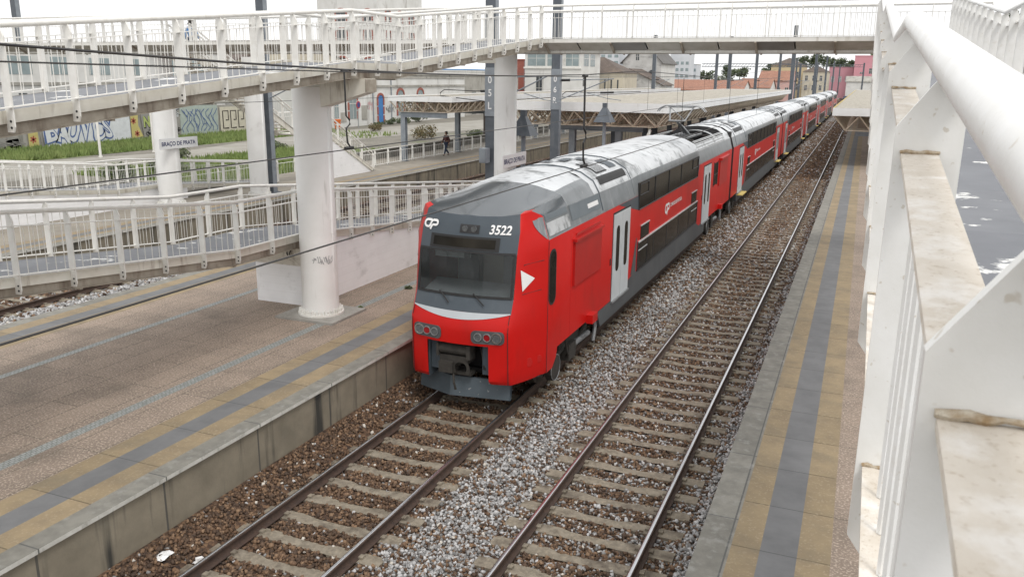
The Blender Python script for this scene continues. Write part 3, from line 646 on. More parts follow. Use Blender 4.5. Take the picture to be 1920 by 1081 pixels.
# louvred rim, insulators and pantograph on the roof well
rm = MB()
for s in (1, -1):
    for k in range(5):
        o0 = 1.08+.055*k; rm.beam(P(s*o0, 32.0, zr_at(o0)+.03), P(s*o0, 38.6, zr_at(o0)+.03), .028, .03)
rm.build('roof_louvre', silverp, c1)
eq = MB()
for y in (34.3, 35.1, 36.9, 37.7):
    for o in (-.7, .62):
        for k in range(4): eq.tube([P(o, y, 3.74+.08*k), P(o, y, 3.78+.08*k)], .09 if k % 2 else .06, 10)
eq.box(XA-.75, XA+.7, 34.2, 34.35, 4.05, 4.12); eq.box(XA-.75, XA+.7, 37.6, 37.75, 4.05, 4.12); eq.box(XA-.7, XA-.3, 32.2, 33.4, 3.72, 4.15); eq.box(XA-.2, XA+.5, 32.1, 33.0, 3.72, 3.98)
eq.build('roof_insulator', under, c1, True, 40)
ar = MB(); ar.grid([[P(o, 38.3+dy, z) for o, z in [(lerp(-.95, .95, t/12), 3.74+.52*math.sqrt(max(0, 1-(lerp(-1, 1, t/12))**2))) for t in range(13)]] for dy in (0, .5)]); ar.build('duct_cover', silverp, c1, True)
pn = MB(); J = lambda o, y, z: P(o, y, z)
for s in (-1, 1):
    pn.beam(J(s*.42, 34.4, 4.16), J(s*.42, 37.6, 4.16), .06, .07)
    pn.tube([J(s*.30, 34.25, 4.84), J(s*.48, 35.05, 5.36)], .03, 6)
pn.beam(J(-.45, 36.3, 4.16), J(.45, 36.3, 4.16), .1, .1); pn.beam(J(-.45, 34.6, 4.16), J(.45, 34.6, 4.16), .06, .06)
pn.tube([J(0, 36.6, 4.2), J(0, 35.5, 4.5), J(0, 34.2, 4.82)], [.09, .07, .05], 8); pn.tube([J(.12, 36.4, 4.15), J(.1, 34.3, 4.75)], .025, 6)
pn.tube([J(-.34, 34.2, 4.84), J(.34, 34.2, 4.84)], .04, 8); pn.tube([J(.3, 34.25, 4.86), J(-.48, 35.0, 5.36)], .016, 5); pn.tube([J(-.5, 35.05, 5.36), J(.5, 35.05, 5.36)], .028, 6)
pg = pn.build('pantograph', galv, c1, True)
hd = MB()
for y in (34.87, 35.23): hd.tube([J(-.98, y, 5.18), J(-.86, y, 5.32), J(-.66, y, 5.41), J(.66, y, 5.41), J(.86, y, 5.32), J(.98, y, 5.18)], .024, 6)
for o in (-.5, .5): hd.beam(J(o, 34.85, 5.38), J(o, 35.25, 5.38), .04, .03)
hd.build('collector_head', galv, pg)
# front face
def nosepatch(m, u0, u1, z0, z1, d, mi=0, nu=10, nz=6):
    m.grid([[P(lerp(u0, u1, i/nu), noseY(lerp(u0, u1, i/nu), lerp(z0, z1, j/nz))-d, lerp(z0, z1, j/nz)) for i in range(nu+1)] for j in range(nz+1)], mi)
def nosefn(d): return lambda a, b: P(a, noseY(a, b)-d, b)
m = MB(); nosepatch(m, -1.05, 1.05, 2.335, 3.17, .012); ws = m.build('windscreen', wsglass, c1, True)
m = MB(); m.box(XA-1.3, XA+1.3, 16.75, 16.8, 1.2, 3.5); m.box(XA-1.0, XA+1.0, 15.0, 16.75, 1.25, 1.3); m.box(XA-1.0, XA+1.0, 15.0, 16.75, 3.30, 3.34); cabw = m.build('cab_bulkhead', M('cab_wall', (.75, .72, .55), (.70, .66, .50)), c1)
m = MB(); m.box(XA-.15, XA+.5, 16.70, 16.75, 1.4, 3.2); m.build('cab_door', M('cab_door_grey', (.30, .31, .30)), cabw)
m = MB(); m.prism([(14.55, 2.28), (15.15, 2.42), (15.3, 2.2), (15.3, 1.3), (14.6, 1.3)], lambda y, z, x: (x, y, z), XA-1.0, XA+1.0); m.build('driving_desk', M('desk_grey', (.36, .38, .40)), c1)
for u in (-.55, .5):
    m = MB(); m.prism([(15.75, 1.7), (15.72, 2.45), (15.80, 2.85), (15.95, 2.85), (15.95, 1.7)], lambda y, z, x: (x, y, z), XA+u-.24, XA+u+.24); m.box(XA+u-.24, XA+u+.24, 15.35, 15.8, 1.6, 1.75); m.build('driver_seat', M('seat_cloth', (.30, .31, .34)) if 'seat_cloth' not in MATS else MATS['seat_cloth'], c1)
m = MB()
for u in (-.62, -.1): m.tube([P(u, 14.9, 3.3), P(u, 14.86, 2.95)], .012, 5)
m.box(XA-.9, XA-.25, 14.88, 14.9, 2.93, 3.28); m.build('sun_blind', M('blind_grey', (.55, .58, .60)), c1)
m = MB()
for u in ((-1.03, -.985), (.985, 1.03)): nosepatch(m, u[0], u[1], 2.33, 3.2, .016, 0, 1)
nosepatch(m, -1.03, 1.03, 2.325, 2.37, .018, 0, 10, 1); nosepatch(m, -1.03, 1.03, 3.16, 3.2, .016, 0, 10, 1); m.build('windscreen_seal', rubber, ws)
m = MB(); nosepatch(m, -.80, .70, 3.21, 3.47, .010, 0); nosepatch(m, -.72, .62, 3.26, 3.43, .016, 1); m.build('destination_display', [rubber, glass], c1)
m = MB()
for a, b in (((-.62, 2.30), (-.12, 2.41)), ((.12, 2.22), (.62, 2.40))): m.tube([P(a[0]+.4, noseY(a[0]+.4, 2.2)-.05, 2.2), P(lerp(a[0]+.4, b[0]-.3, .5), noseY(0, 2.3)-.04, 2.29), P(b[0]-.35, noseY(b[0]-.35, 2.40)-.03, 2.40)], .014, 5)
m.build('wiper', dark, c1)
m = MB(); top = [(lerp(-1.04, 1.04, t/20), 2.05) for t in range(21)]; f = nosefn(.010)
m.grid([[f(a, 2.072-.02*(1-(a/1.04)**2)) for a, _ in top], [f(a, 2.065-.085*(1-(a/1.04)**2)) for a, _ in top], [f(a, 2.06-.14*(1-(a/1.04)**2)-.004) for a, _ in top]]); m.build('silver_crescent', crescentm, c1, True)
m = MB(); nosepatch(m, -.15, .26, 3.53, 3.69, .012); lb = m.build('upper_lamp_box', dark, c1)
m = MB()
for u in (-.04, .15):
    y = noseY(u, 3.61); m.tube([P(u, y-.035, 3.61), P(u, y+.02, 3.61)], .06, 16)
m.build('upper_lamp', lampgl, lb)
m = MB(); fn = nosefn(.014); cp_mark(m, -1.02, 3.535, .215, fn); m.build('operator_mark', lettw, c1)
m = MB(); put_text(m, '3522', .235, lambda a, b: fn(.46+a+.12*b, 3.54+b), .006, .92); m.build('fleet_number', lettw, c1)
for s in (-1, 1):
    cx = .70*s-.05*s; hb = MB(); rr = rrect(cx-.325, cx+.325, 1.475, 1.735, .09)
    hb.prism(rr, lambda a, b, t: P(a, noseY(a, b)-t, b), -.05, .02)
    h = hb.build('headlamp_cluster', tskirt, c1)
    for k, (dx, r, mt) in enumerate(((.185*s, .105, lampgl), (0, .082, redlens), (-.18*s, .082, lampgl))):
        u = cx+dx; y = noseY(u, 1.61); l = MB(); l.tube([P(u, y-.030, 1.61), P(u, y, 1.61)], r*.8, 18); l.build('lens', mt, h)
        l = MB()
        l.grid([[P(u+math.cos(a*math.pi/12)*q, y-.04+e, 1.61+math.sin(a*math.pi/12)*q) for a in range(25)] for q, e in ((r*.8, .02), (r*.84, 0), (r, .0), (r*1.04, .025))]); l.build('lens_rim', chrome if k == 0 else galv, h, True)
m = MB()
for s in (-1, 1):      # white arrow on the red cheek
    y0, y1 = 14.44, 14.86
    xs = lambda y, z: (lambda so, e, yy: (e+(so-e)*max(0, (y-yy)/(YS-yy))**(1/1.25)))(1.45, 1.05, interp(z, YE))
    pts = [(y0+.10, 2.88), (y0+.10, 2.46), (y1-.02, 2.68)]
    m.poly([(XA+s*(xs(y, z)+.012), y-.008, z) for y, z in pts])
m.build('arrow_marking', lettw, c1)
m = MB()
for s in (-1, 1):
    for u, r in ((1.27, .10), (1.37, .085)):
        z = 1.0; y = noseY(u*s, z); nrm = Vector((s*.8, -.6, 0)); m.tube([Vector(P(u*s, y, z))+nrm*-.03, Vector(P(u*s, y, z))+nrm*.012], [r, r*.9], 16)
m.build('socket_cover', red_d, c1, True, 40)
m = MB()
for s in (-1, 1):
    m.tube([P(s*1.035, noseY(1.035, z)-.006, z) for z in (.63, 1.0, 1.42, 1.72, 1.9, 2.04)], .007, 5)
    m.tube([P(s*1.452, 15.2, z) for z in (.64, 3.36)], .006, 5)
    m.tube([P(s*(1.16), noseY(1.16, z)-.008, z) for z in (2.95, 2.97)]+[P(s*1.40, noseY(1.40, 2.99)-.01, 3.0)], .006, 4); m.tube([P(s*1.16, noseY(1.16, 2.40)-.008, 2.40), P(s*1.38, noseY(1.38, 2.42)-.01, 2.42)], .006, 4)
m.build('panel_seam', rubber, c1)
for s in (-1, 1):       # bright corner behind the red cheek
    m = MB(); rows = []
    for k in range(9):
        q = k/8; z = lerp(3.83, 3.40, q); so = off_at(z); oi = lerp(1.17, so-.004, q)
        rows.append([P(s*lerp(oi, so, e/4), noseY(s*lerp(oi, so, e/4), z)-.022, z) for e in range(5)])
    m.grid(rows); m.build('corner_panel', tband, c1, True)
# coupler in its pocket, and the plough under it
m = MB(); m.tube([P(-.42, 14.16, 1.24), P(.18, 14.16, 1.24)], .105, 14); m.box(XA-.47, XA-.42, 14.05, 14.3, 1.1, 1.36); m.box(XA+.18, XA+.26, 14.05, 14.3, 1.08, 1.36)
m.tube([P(-.1, 14.2, 1.0), P(-.1, 15.0, 1.05)], .13, 10); m.box(XA-.42, XA+.2, 14.1, 14.45, .98, 1.12); m.box(XA-.40, XA-.1, 14.0, 14.3, .78, 1.0)
m.grid([[P(.05+math.cos(R(a))*q, 14.08, .88+math.sin(R(a))*q) for a in range(-40, 221, 20)] for q in (.13, .2)]); m.box(XA-.45, XA+.22, 14.2, 14.4, .70, .77)
m.tube([P(-.12, 14.1, .74), P(-.05, 13.98, .60), P(-.02, 13.99, .46)], .025, 6); m.tube([P(.4, 14.3, 1.3), P(.52, 14.2, .9), P(.42, 14.5, .7)], .03, 6); m.build('coupler', under, c1, True, 40)
m = MB()
pl = [(-1.12, 14.62), (-.28, 14.28), (.98, 14.42)]
m.grid([[P(o, y+.02, .62) for o, y in pl], [P(o, y-.05, .2+.02*i) for i, (o, y) in enumerate(pl)], [P(o, y+.04, .17+.02*i) for i, (o, y) in enumerate(pl)], [P(o, y+.12, .6) for o, y in pl]])
m.build('plough', M('plough_paint', (.085, .108, .128), (.065, .085, .10), scale=3, rough=.5, speck=((.4, .4, .4), 12, .70, .74, .6)), c1)
for s in (-1, 1): xs_ = sorted((XA+s*.47, XA+s*.65)); MB().box(xs_[0], xs_[1], 14.20, 14.23, .78, 1.42).build('pocket_flap', tgrey, c1)
# following carriages: one built, the rest copied along the train
c2 = carriage(40.65, 66.2, 'plain')
pitch = 26.1
for k in range(1, 6):
    c = copy_tree(c2, loc=(0, pitch*k, 0), parent=train)
# ------------------------------------------------------------------ railings, ramps and footbridge
def along(path, step, extra=()):
    """points every `step` of horizontal run on a polyline of 3-D points, vertices included by `extra`"""
    P_ = [Vector(p) for p in path]; out = []; d = 0.0; carry = 0.0
    for a, b in zip(P_, P_[1:]):
        L = math.hypot(b.x-a.x, b.y-a.y); n = max(1, round(L/step))
        for k in range(n): out.append(a.lerp(b, k/n))
    out.append(P_[-1]); return out
def railing(par, path, n, top=1.05, r=.038, step=1.02, bal=.16, posts=True, depth=.175, flange=.02, bolts=True, bead=False, low=.05, tail=.27, bw=.075, mt=None, bars=True, tubes=8):
    """post-and-bar railing along `path` (deck level); n is the outward direction"""
    n = Vector(n); mt = mt or crail; up_ = Vector((0, 0, 1)); PP = [Vector(p) for p in path]
    m = MB(); m.tube([p+n*(-.12)+up_*top for p in PP], r, tubes)
    ps = along(path, step)
    for h, w in ((top-.22, bw), (low, bw)):
        for a, b in zip(PP, PP[1:]): m.beam(a+n*(-.06)+up_*h, b+n*(-.06)+up_*h, w, .014, 1)
    if bars:
        for a, b in zip(ps, ps[1:]):
            k = max(2, round((b-a).length/bal))
            for i in range(1, k):
                q = a.lerp(b, i/k)+n*(-.06); m.tube([q+up_*(low+.008), q+up_*(top-.228)], .0075, 4, 0, False)
    if bead:         # rusty weld beads where the flat bars meet the posts
        q_ = random.Random(3)
        for q in ps:
            for hh in (top-.22, low):
                for sgn in (-1, 1):
                    m.tube([q+n*(-.06+d)+up_*(hh+.009+q_.uniform(-.001, .004))+Vector((0, sgn*(.013+q_.uniform(0, .004)), 0)) for d in (-.045, -.03, -.015, 0, .015, .03, .045)], [q_.uniform(.003, .0065) for _ in range(7)], 6, 2)
    rl = m.build('railing', [mt, wbar if bw > .08 else mt, rustm], par, True, 50)
    if posts:
        pro = None
        pts = ps
        for q in pts:
            if pro is None:
                t = n.cross(up_).normalized(); b = MB()
                d0 = -depth; pf = [(0, -tail+.07), (-.05, -tail), (d0, -tail), (d0, top-.06), (max(d0+.01, -.145), top-.02), (-.095, top-.02), (-.07, top-.05), (0, top-.15)] if bw > .08 else [(-.04, -tail+.07), (-.07, -tail), (d0, -tail), (d0, top-.04), (-.12, top-.02), (-.10, top-.02), (-.04, top-.14)]
                b.prism(pf, lambda a, c, s_: q+n*a+up_*c+t*s_, -.011, .011)
                b.beam(q+n*(-depth+.006)+up_*(-tail), q+n*(-depth+.006)+up_*(top-.07), flange, .012, 0, t)
                for z in ((-tail+.06, -tail+.14) if bolts else ()): b.tube([q+n*-.09+up_*z-t*.02, q+n*-.09+up_*z+t*.02], .016, 8, 1)
                pro = b.build('post', [mt, dark], rl); p0 = q.copy()
            else:
                c = pro.copy(); COL.objects.link(c); c.parent = rl; c.location = q-p0
    return rl
def deck(par, path, w, inward, edge=.175, name='deck', under=True):
    """slab along `path`; path is the outer face of the posts, inward the direction across the deck"""
    i = Vector(inward); PP = [Vector(p) for p in path]; Z = Vector((0, 0, 1))
    def ring(p): return [p+i*edge-Z*.16, p+i*edge, p+i*(w-edge), p+i*(w-edge)-Z*.16]
    m = MB(); rows = [ring(p) for p in PP]; m.grid([[r[1], r[2]] for r in rows]); d = m.build(name, deckm, par)
    f = MB()
    for (a, s) in ((edge, 1), (w-edge, -1)):
        f.grid([[p+i*a+Z*.006, p+i*(a-s*.012)+Z*.006, p+i*(a-s*.012)-Z*.16, p+i*(a+s*.05)-Z*.16] for p in PP])
    for p in (PP[0], PP[-1]): f.poly([p+i*edge, p+i*(w-edge), p+i*(w-edge)-Z*.16, p+i*edge-Z*.16])
    f.build('edge_fascia', fascia, par)
    if not under: return d
    g_ = MB()
    g_.grid([[p+i*(edge+.05)-Z*.16, p+i*(edge+.05)-Z*.31, p+i*(edge+.01)-Z*.315, p+i*(edge+.01)-Z*.33, p+i*(edge+.14)-Z*.33, p+i*(w-edge-.14)-Z*.33, p+i*(w-edge-.01)-Z*.33, p+i*(w-edge-.01)-Z*.315, p+i*(w-edge-.05)-Z*.31, p+i*(w-edge-.05)-Z*.16] for p in PP], 0,
            lambda a, b: 1 if b in (4,) else 0)
    L = sum((b-a).length for a, b in zip(PP, PP[1:])); 
    for q in along(path, 2.04): g_.box(min((q+i*(edge+.03)).x, (q+i*(w-edge-.03)).x), max((q+i*(edge+.03)).x, (q+i*(w-edge-.03)).x), q.y-.03, q.y+.03, q.z-.36, q.z-.331, 0) if abs(i.x) > .5 else None
    g_.build('girder', [girder, soffit], par)
    return d
def Yz(x, tab): return [(x, y, z) for y, z in tab]
# middle platform: upper ramp
UP = [(-5.4, 4.775), (15.6, 6.74), (17.5, 6.74), (26.85, 7.70)]
t = thing('access_ramp', 'upper white railed ramp rising over the middle platform to the footbridge', 'ramp', (-11, 15.6, 0))
deck(t, Yz(-9.95, UP), 2.0, (-1, 0, 0))
railing(t, Yz(-9.95, UP), (1, 0, 0)); railing(t, Yz(-11.95, UP), (-1, 0, 0))
# middle platform: lower ramp on a white wall
LOW = [(-5.4, 4.775), (14.0, 2.80), (16.3, 2.78), (35.0, .93)]
t2 = thing('access_ramp', 'lower white railed ramp passing behind the round column onto a white wall', 'ramp', (-13, 15, 0))
deck(t2, Yz(-12.0, LOW[:3]), 2.0, (-1, 0, 0)); deck(t2, Yz(-12.0, LOW[2:]), 2.0, (-1, 0, 0), under=False)
railing(t2, Yz(-12.0, LOW), (1, 0, 0)); railing(t2, Yz(-14.0, LOW), (-1, 0, 0))
m = MB()
zz = lambda y: interp(y, LOW)-.16
ws_ = [(16.6, .9), (33, .9), (33, zz(33)), (16.6, zz(16.6))]
m.prism(ws_, lambda y, z, x: (x, y, z), -13.81, -12.19)
tag(m.build('ramp_wall', wallw), 'long white painted block wall under the lower ramp, behind the round column', 'wall')
m = MB(); m.prism([(16.3, zz(16.3)-.18), (16.3, zz(16.3)-.42), (16.6, zz(16.3)-.72), (16.6, zz(16.3)-.18)], lambda y, z, x: (x, y, z), -13.8, -12.2)
ab = tag(m.build('bearing_corbel', fascia), 'scribbled cream corbel at the head of the white ramp wall', 'corbel')
# turning landing joining the two (out at the left)
t3 = thing('ramp_landing', 'railed turning landing joining the two middle platform ramps', 'landing', (-12, -6.4, 0))
m = MB(); m.box(-13.85, -10.1, -7.4, -5.41, 4.6, 4.775); m.build('deck', deckm, t3)
railing(t3, [(-9.95, -7.4, 4.775), (-9.95, -5.4, 4.775)], (1, 0, 0))
# right-hand ramp beside the camera
RR = [(-3, 4.93), (4.9, 5.72), (6.8, 5.72), (14.5, 6.54), (16.4, 6.54), (26.85, 7.70)]
t4 = thing('access_ramp', 'ramp close at the right edge with thick white handrail and worn grey deck', 'ramp', (1.1, 5, 0))
deck(t4, Yz(.08, RR), 2.05, (1, 0, 0))
RN = [(-2.02, 5.028), (-.57, 5.173), (.88, 5.318), (2.33, 5.463), (3.78, 5.608), (4.9, 5.72), (6.8, 5.72), (14.5, 6.54), (16.4, 6.54), (26.85, 7.70)]
railing(t4, Yz(.08, RN), (-1, 0, 0), r=.055, step=1.45, depth=.145, flange=.03, bead=True, mt=wrail, bolts=False, bw=.085, low=-.02, tail=.30, tubes=20)
railing(t4, Yz(2.13, RR), (1, 0, 0), step=1.1, mt=wrail)
# footbridge
BZ = 7.70
fb = thing('footbridge', 'white steel footbridge crossing all the tracks, with pale panels under its railing', 'footbridge', (-10, 28, 0))
BX = (-44, 3.2); BY = (27.0, 29.3)
m = MB(); m.box(BX[0], BX[1], BY[0]+.05, BY[1]-.05, BZ-.10, BZ); m.build('deck', deckm, fb)
m = MB()
m.box(BX[0], BX[1], BY[0], BY[0]+.05, BZ-.11, BZ+.02); m.box(BX[0], BX[1], BY[1]-.05, BY[1], BZ-.11, BZ+.02)
m.box(BX[0], BX[1], BY[0]+.55, BY[0]+.65, BZ-.42, BZ-.30); m.box(BX[0], BX[1], BY[1]-.65, BY[1]-.55, BZ-.42, BZ-.30)
m.build('edge_beam', white, fb)
m = MB(); x = BX[0]; k = 0; pal = [0, 0, 0, 1, 0, 0, 0, 0]
nb = int((BX[1]-BX[0])/1.13)
for k in range(nb):
    a = -10.0+(k-30)*1.13
    if a < BX[0] or a+1.1 > BX[1]: continue
    mi = 1 if (k-30) in (2, 6) else 0
    for (y0, y1) in ((BY[0]+.02, BY[0]+.52), (BY[1]-.02, BY[1]-.52)):
        m.add([(a+.02, y0, BZ-.11), (a+1.11, y0, BZ-.11), (a+1.11, y1, BZ-.34), (a+.02, y1, BZ-.34)], [(0, 1, 2, 3)], mi)
        if mi == 0:
            for q in range(14): 
                xx = a+.06+q*.075; m.add([(xx, y0-.0+(y1-y0)*.03, BZ-.118), (xx+.02, y0+(y1-y0)*.03, BZ-.118), (xx+.02, y1, BZ-.347), (xx, y1, BZ-.347)], [(0, 1, 2, 3)], 0)
m.build('soffit_panel', [soffit, soffit_dark], fb)
m = MB(); m.box(BX[0], BX[1], BY[0]+.66, BY[1]-.66, BZ-.40, BZ-.34); 
for k in range(nb):
    a = -10.0+(k-30)*2.26
    if a < BX[0] or a > BX[1]: continue
    for s, y0 in ((1, BY[0]), (-1, BY[1])): m.beam((a, y0+s*.0, BZ-.11), (a, y0+s*.56, BZ-.42), .07, .06, 0, (1, 0, 0))
m.build('girder', girder, fb)
railing(fb, [(-10.1, BY[0]-.05, BZ), (.1, BY[0]-.05, BZ)], (0, -1, 0), bal=.14, tail=.08)
railing(fb, [(-44, BY[0]-.05, BZ), (-12.0, BY[0]-.05, BZ)], (0, -1, 0), bal=.17, tail=.08, step=1.6)
railing(fb, [(-44, BY[1]+.05, BZ), (3.2, BY[1]+.05, BZ)], (0, 1, 0), bal=.17, tail=.08, step=1.6)
# round columns
def column(x, y, z0, z1, r, label, bolts=True, pad=None, seams=(2.2,)):
    c = thing('support_column', label, 'column', (x, y, z0))
    m = MB(); m.lathe([(r, .04), (r, z1-z0)], (x, y, z0), 40); m.poly([(x+r*math.cos(a*.157), y+r*math.sin(a*.157), z1) for a in range(40)])
    for s in seams: m.lathe([(r+.004, s-.008), (r+.004, s+.008)], (x, y, z0), 40)
    m.build('shaft', wcol, c, True)
    if bolts:
        m = MB(); m.lathe([(r+.11, 0), (r+.11, .045), (r, .045)], (x, y, z0), 40)
        for k in range(20):
            a = k*math.pi/10; px, py = x+(r+.06)*math.cos(a), y+(r+.06)*math.sin(a)
            m.tube([(px, py, z0+.045), (px, py, z0+.12)], .022, 6); m.beam((x+(r-.01)*math.cos(a+.157), y+(r-.01)*math.sin(a+.157), z0+.10), (x+(r+.09)*math.cos(a+.157), y+(r+.09)*math.sin(a+.157), z0+.08), .014, .10)
        m.build('base_flange', white, c, True)
    if pad:
        m = MB(); m.box(x-pad, x+pad, y-pad*.9, y+pad*.9, z0-.055, z0); m.build('footing', conc, c)
    return c
cc = column(-11.57, 16.15, .955, 6.22, .43, 'big white round column in front of the lower ramp, bolted to a square concrete pad', True, .80, (1.95,))
m = MB(); m.prism([(-11.2, 5.78), (-10.0, 6.12), (-10.0, 6.41), (-11.95, 6.41), (-11.95, 5.78)], lambda x, z, y: (x, y, z), 15.95, 16.35); m.build('cantilever_arm', fascia, cc)
m = MB()
for (yy) in (15.93, 16.37): m.box(-10.0, -9.985, min(yy, 16.15), max(yy, 16.15), 6.13, 6.40)
m.build('arm_end_plate', girder, cc)
cs = column(-11.75, 27.9, .9, 7.28, .40, 'weathered white round column under the footbridge corner carrying a station name plate', True, None, (2.3, 4.6))
m = MB(); m.box(-12.7, -11.6, 27.6, 28.2, 6.95, 7.28); m.build('bearing_arm', fascia, cs)
c3 = column(-27.85, 28.2, .9, 7.28, .5, 'white round column on the far platform carrying a station name plate', True, None, (2.2,))
c4 = column(-26.35, 32.3, .9, 7.25, .43, 'dirty white round column with peeling paint beside the far stairs', True, None, (3.0,))
column(3.0, 28.2, .9, 7.28, .42, 'white round column under the right end of the footbridge', True, None, (2.2,))
# name plates
def name_plate(x, y0, y1, z0, z1, label, size):
    t_ = thing('station_sign', label, 'sign', (x, y0, z0)); m = MB(); m.box(x, x+.03, y0, y1, z0, z1); m.build('panel', M_sign, t_)
    m = MB(); put_text(m, 'BRAÇO DE PRATA', size, lambda a, b: (x+.034, (y0+y1)/2+a, z0+(z1-z0)*.30+b), .006, 1, 0, True); m.build('lettering', lettb, t_)
    m = MB(); m.box(x-.06, x, y0+.4, y0+.46, z0+.05, z1-.05); m.box(x-.06, x, y1-.46, y1-.4, z0+.05, z1-.05); m.build('bracket', galv, t_)
M_sign = M('sign_white', (.76, .77, .78), (.72, .73, .74), rough=.4)
name_plate(-11.3, 26.55, 28.75, 3.42, 3.86, 'white BRAÇO DE PRATA name plate on the column beside the train roof', .235)
name_plate(-27.3, 27.2, 29.45, 3.35, 3.80, 'white BRAÇO DE PRATA name plate on the far column at the left', .24)
# scribbles on column and corbel
def scribble(name, label, fn, seed, n, w, h, lw, mt):
    rr = random.Random(seed); m = MB()
    for k in range(n):
        x = w*k/n; pts = [(x+rr.uniform(-.06, .14)*w/n*4, rr.uniform(0, h))]
        for _ in range(rr.randint(3, 5)): pts.append((x+rr.uniform(-.1, .2)*w/n*5, rr.uniform(0, h)))
        ribbon(m, pts, lw, fn)
    return tag(m.build(name, mt), label, 'graffiti')
rc = .436
scribble('graffiti_tag', 'faint grey scribbled tag on the big round column', lambda a, b: (-11.57+rc*math.cos(R(-75)+a/rc), 16.15+rc*math.sin(R(-75)+a/rc), 2.2+b), 3, 9, .5, .22, .014, M('grey_marker', (.32, .32, .33)))
scribble('graffiti_tag', 'black scribbled tag on the cream corbel beside the round column', lambda a, b: (-13.3+a, 16.285, 2.20+b*.6), 8, 7, .9, .36, .03, blackp)
grey_lw = M('grey_low_wall', (.22, .21, .19), (.14, .135, .12), scale=1.5, rough=.9, streak=((.07, .07, .06), (2, 2, .3), .52, .7, .7))
# far platform: ramp on its white wall, with railings
t5 = thing('access_ramp', 'far platform ramp with white railings above a white wall at the left', 'ramp', (-28, 20, 0))
FR = [(6, 3.86), (26.0, 1.72), (28.2, 1.70), (36.5, .92)]
deck(t5, Yz(-28.42, FR), 2.0, (-1, 0, 0), under=False); railing(t5, Yz(-28.42, FR), (1, 0, 0), bal=.2); railing(t5, Yz(-30.42, FR), (-1, 0, 0), bal=.2)
m = MB(); fz = lambda y: interp(y, FR)-.16
m.prism([(6, .9), (30, .9), (30, fz(30)), (28.2, fz(28.2)), (26, fz(26)), (6, fz(6))], lambda y, z, x: (x, y, z), -30.23, -28.61)
tag(m.build('ramp_wall', wallw), 'white wall under the far platform ramp at the left edge', 'wall')
# far platform: stairs to the bridge
st = thing('staircase', 'white steel staircase from the far platform up to the footbridge, solid white base', 'stairs', (-27.2, 40, .9))
m = MB(); m.prism([(43.6, .9), (39.0, 3.2), (39.0, .9)], lambda y, z, x: (x, y, z), -28.3, -27.05); m.build('solid_base', wallw, st)
m = MB()
for k in range(15):
    y = 43.5-k*.32; z = .9+(k+1)*.172; m.box(-28.25, -27.1, y-.34, y, z-.04, z)
for k in range(24):
    y = 36.4-k*.32; z = 3.5+(k+1)*.172; m.box(-28.25, -27.1, y-.30, y, z-.05, z)
m.build('tread', wbar, st)
m = MB(); m.box(-28.35, -27.0, 36.4, 38.9, 3.42, 3.5); m.beam((-27.05, 36.4, 3.45), (-27.05, 28.8, 7.55), .06, .26); m.beam((-28.3, 36.4, 3.45), (-28.3, 28.8, 7.55), .06, .26)
m.beam((-27.02, 43.6, 1.0), (-27.02, 38.8, 3.5), .06, .2); m.beam((-28.33, 43.6, 1.0), (-28.33, 38.8, 3.5), .06, .2); m.box(-27.5, -27.32, 37.3, 37.48, .9, 3.42); m.build('stringer', fascia, st)
for x, n in ((-26.95, 1), (-28.4, -1)): railing(st, [(x, 43.7, .95), (x, 38.9, 3.5), (x, 36.5, 3.5), (x, 29.3, 7.5)], (n, 0, 0), bal=.2, tail=.1, step=1.3)
# fence along the back of the far platform, and along the middle platform's far ramp foot
t6 = thing('platform_fence', 'white railing fence along the back of the far platform past the stairs', 'fence', (-28.2, 60, .9))
railing(t6, [(-28.1, 44.2, .9), (-28.1, 128, .9)], (1, 0, 0), step=1.6, bal=.26, r=.03, tail=.0, low=.12)
m = MB(); m.box(-30.95, -30.72, 47, 128, .55, 1.45); m.box(-30.99, -30.68, 47, 128, 1.45, 1.52); tag(m.build('low_wall', grey_lw), 'low grey wall behind the far platform fence', 'wall')
t7 = thing('platform_fence', 'white railing fence behind the round far column at the left', 'fence', (-30.4, 36, .6))
railing(t7, [(-30.75, 20, .7), (-30.75, 46, .7)], (1, 0, 0), step=1.6, bal=.26, r=.03, tail=.0, low=.12)
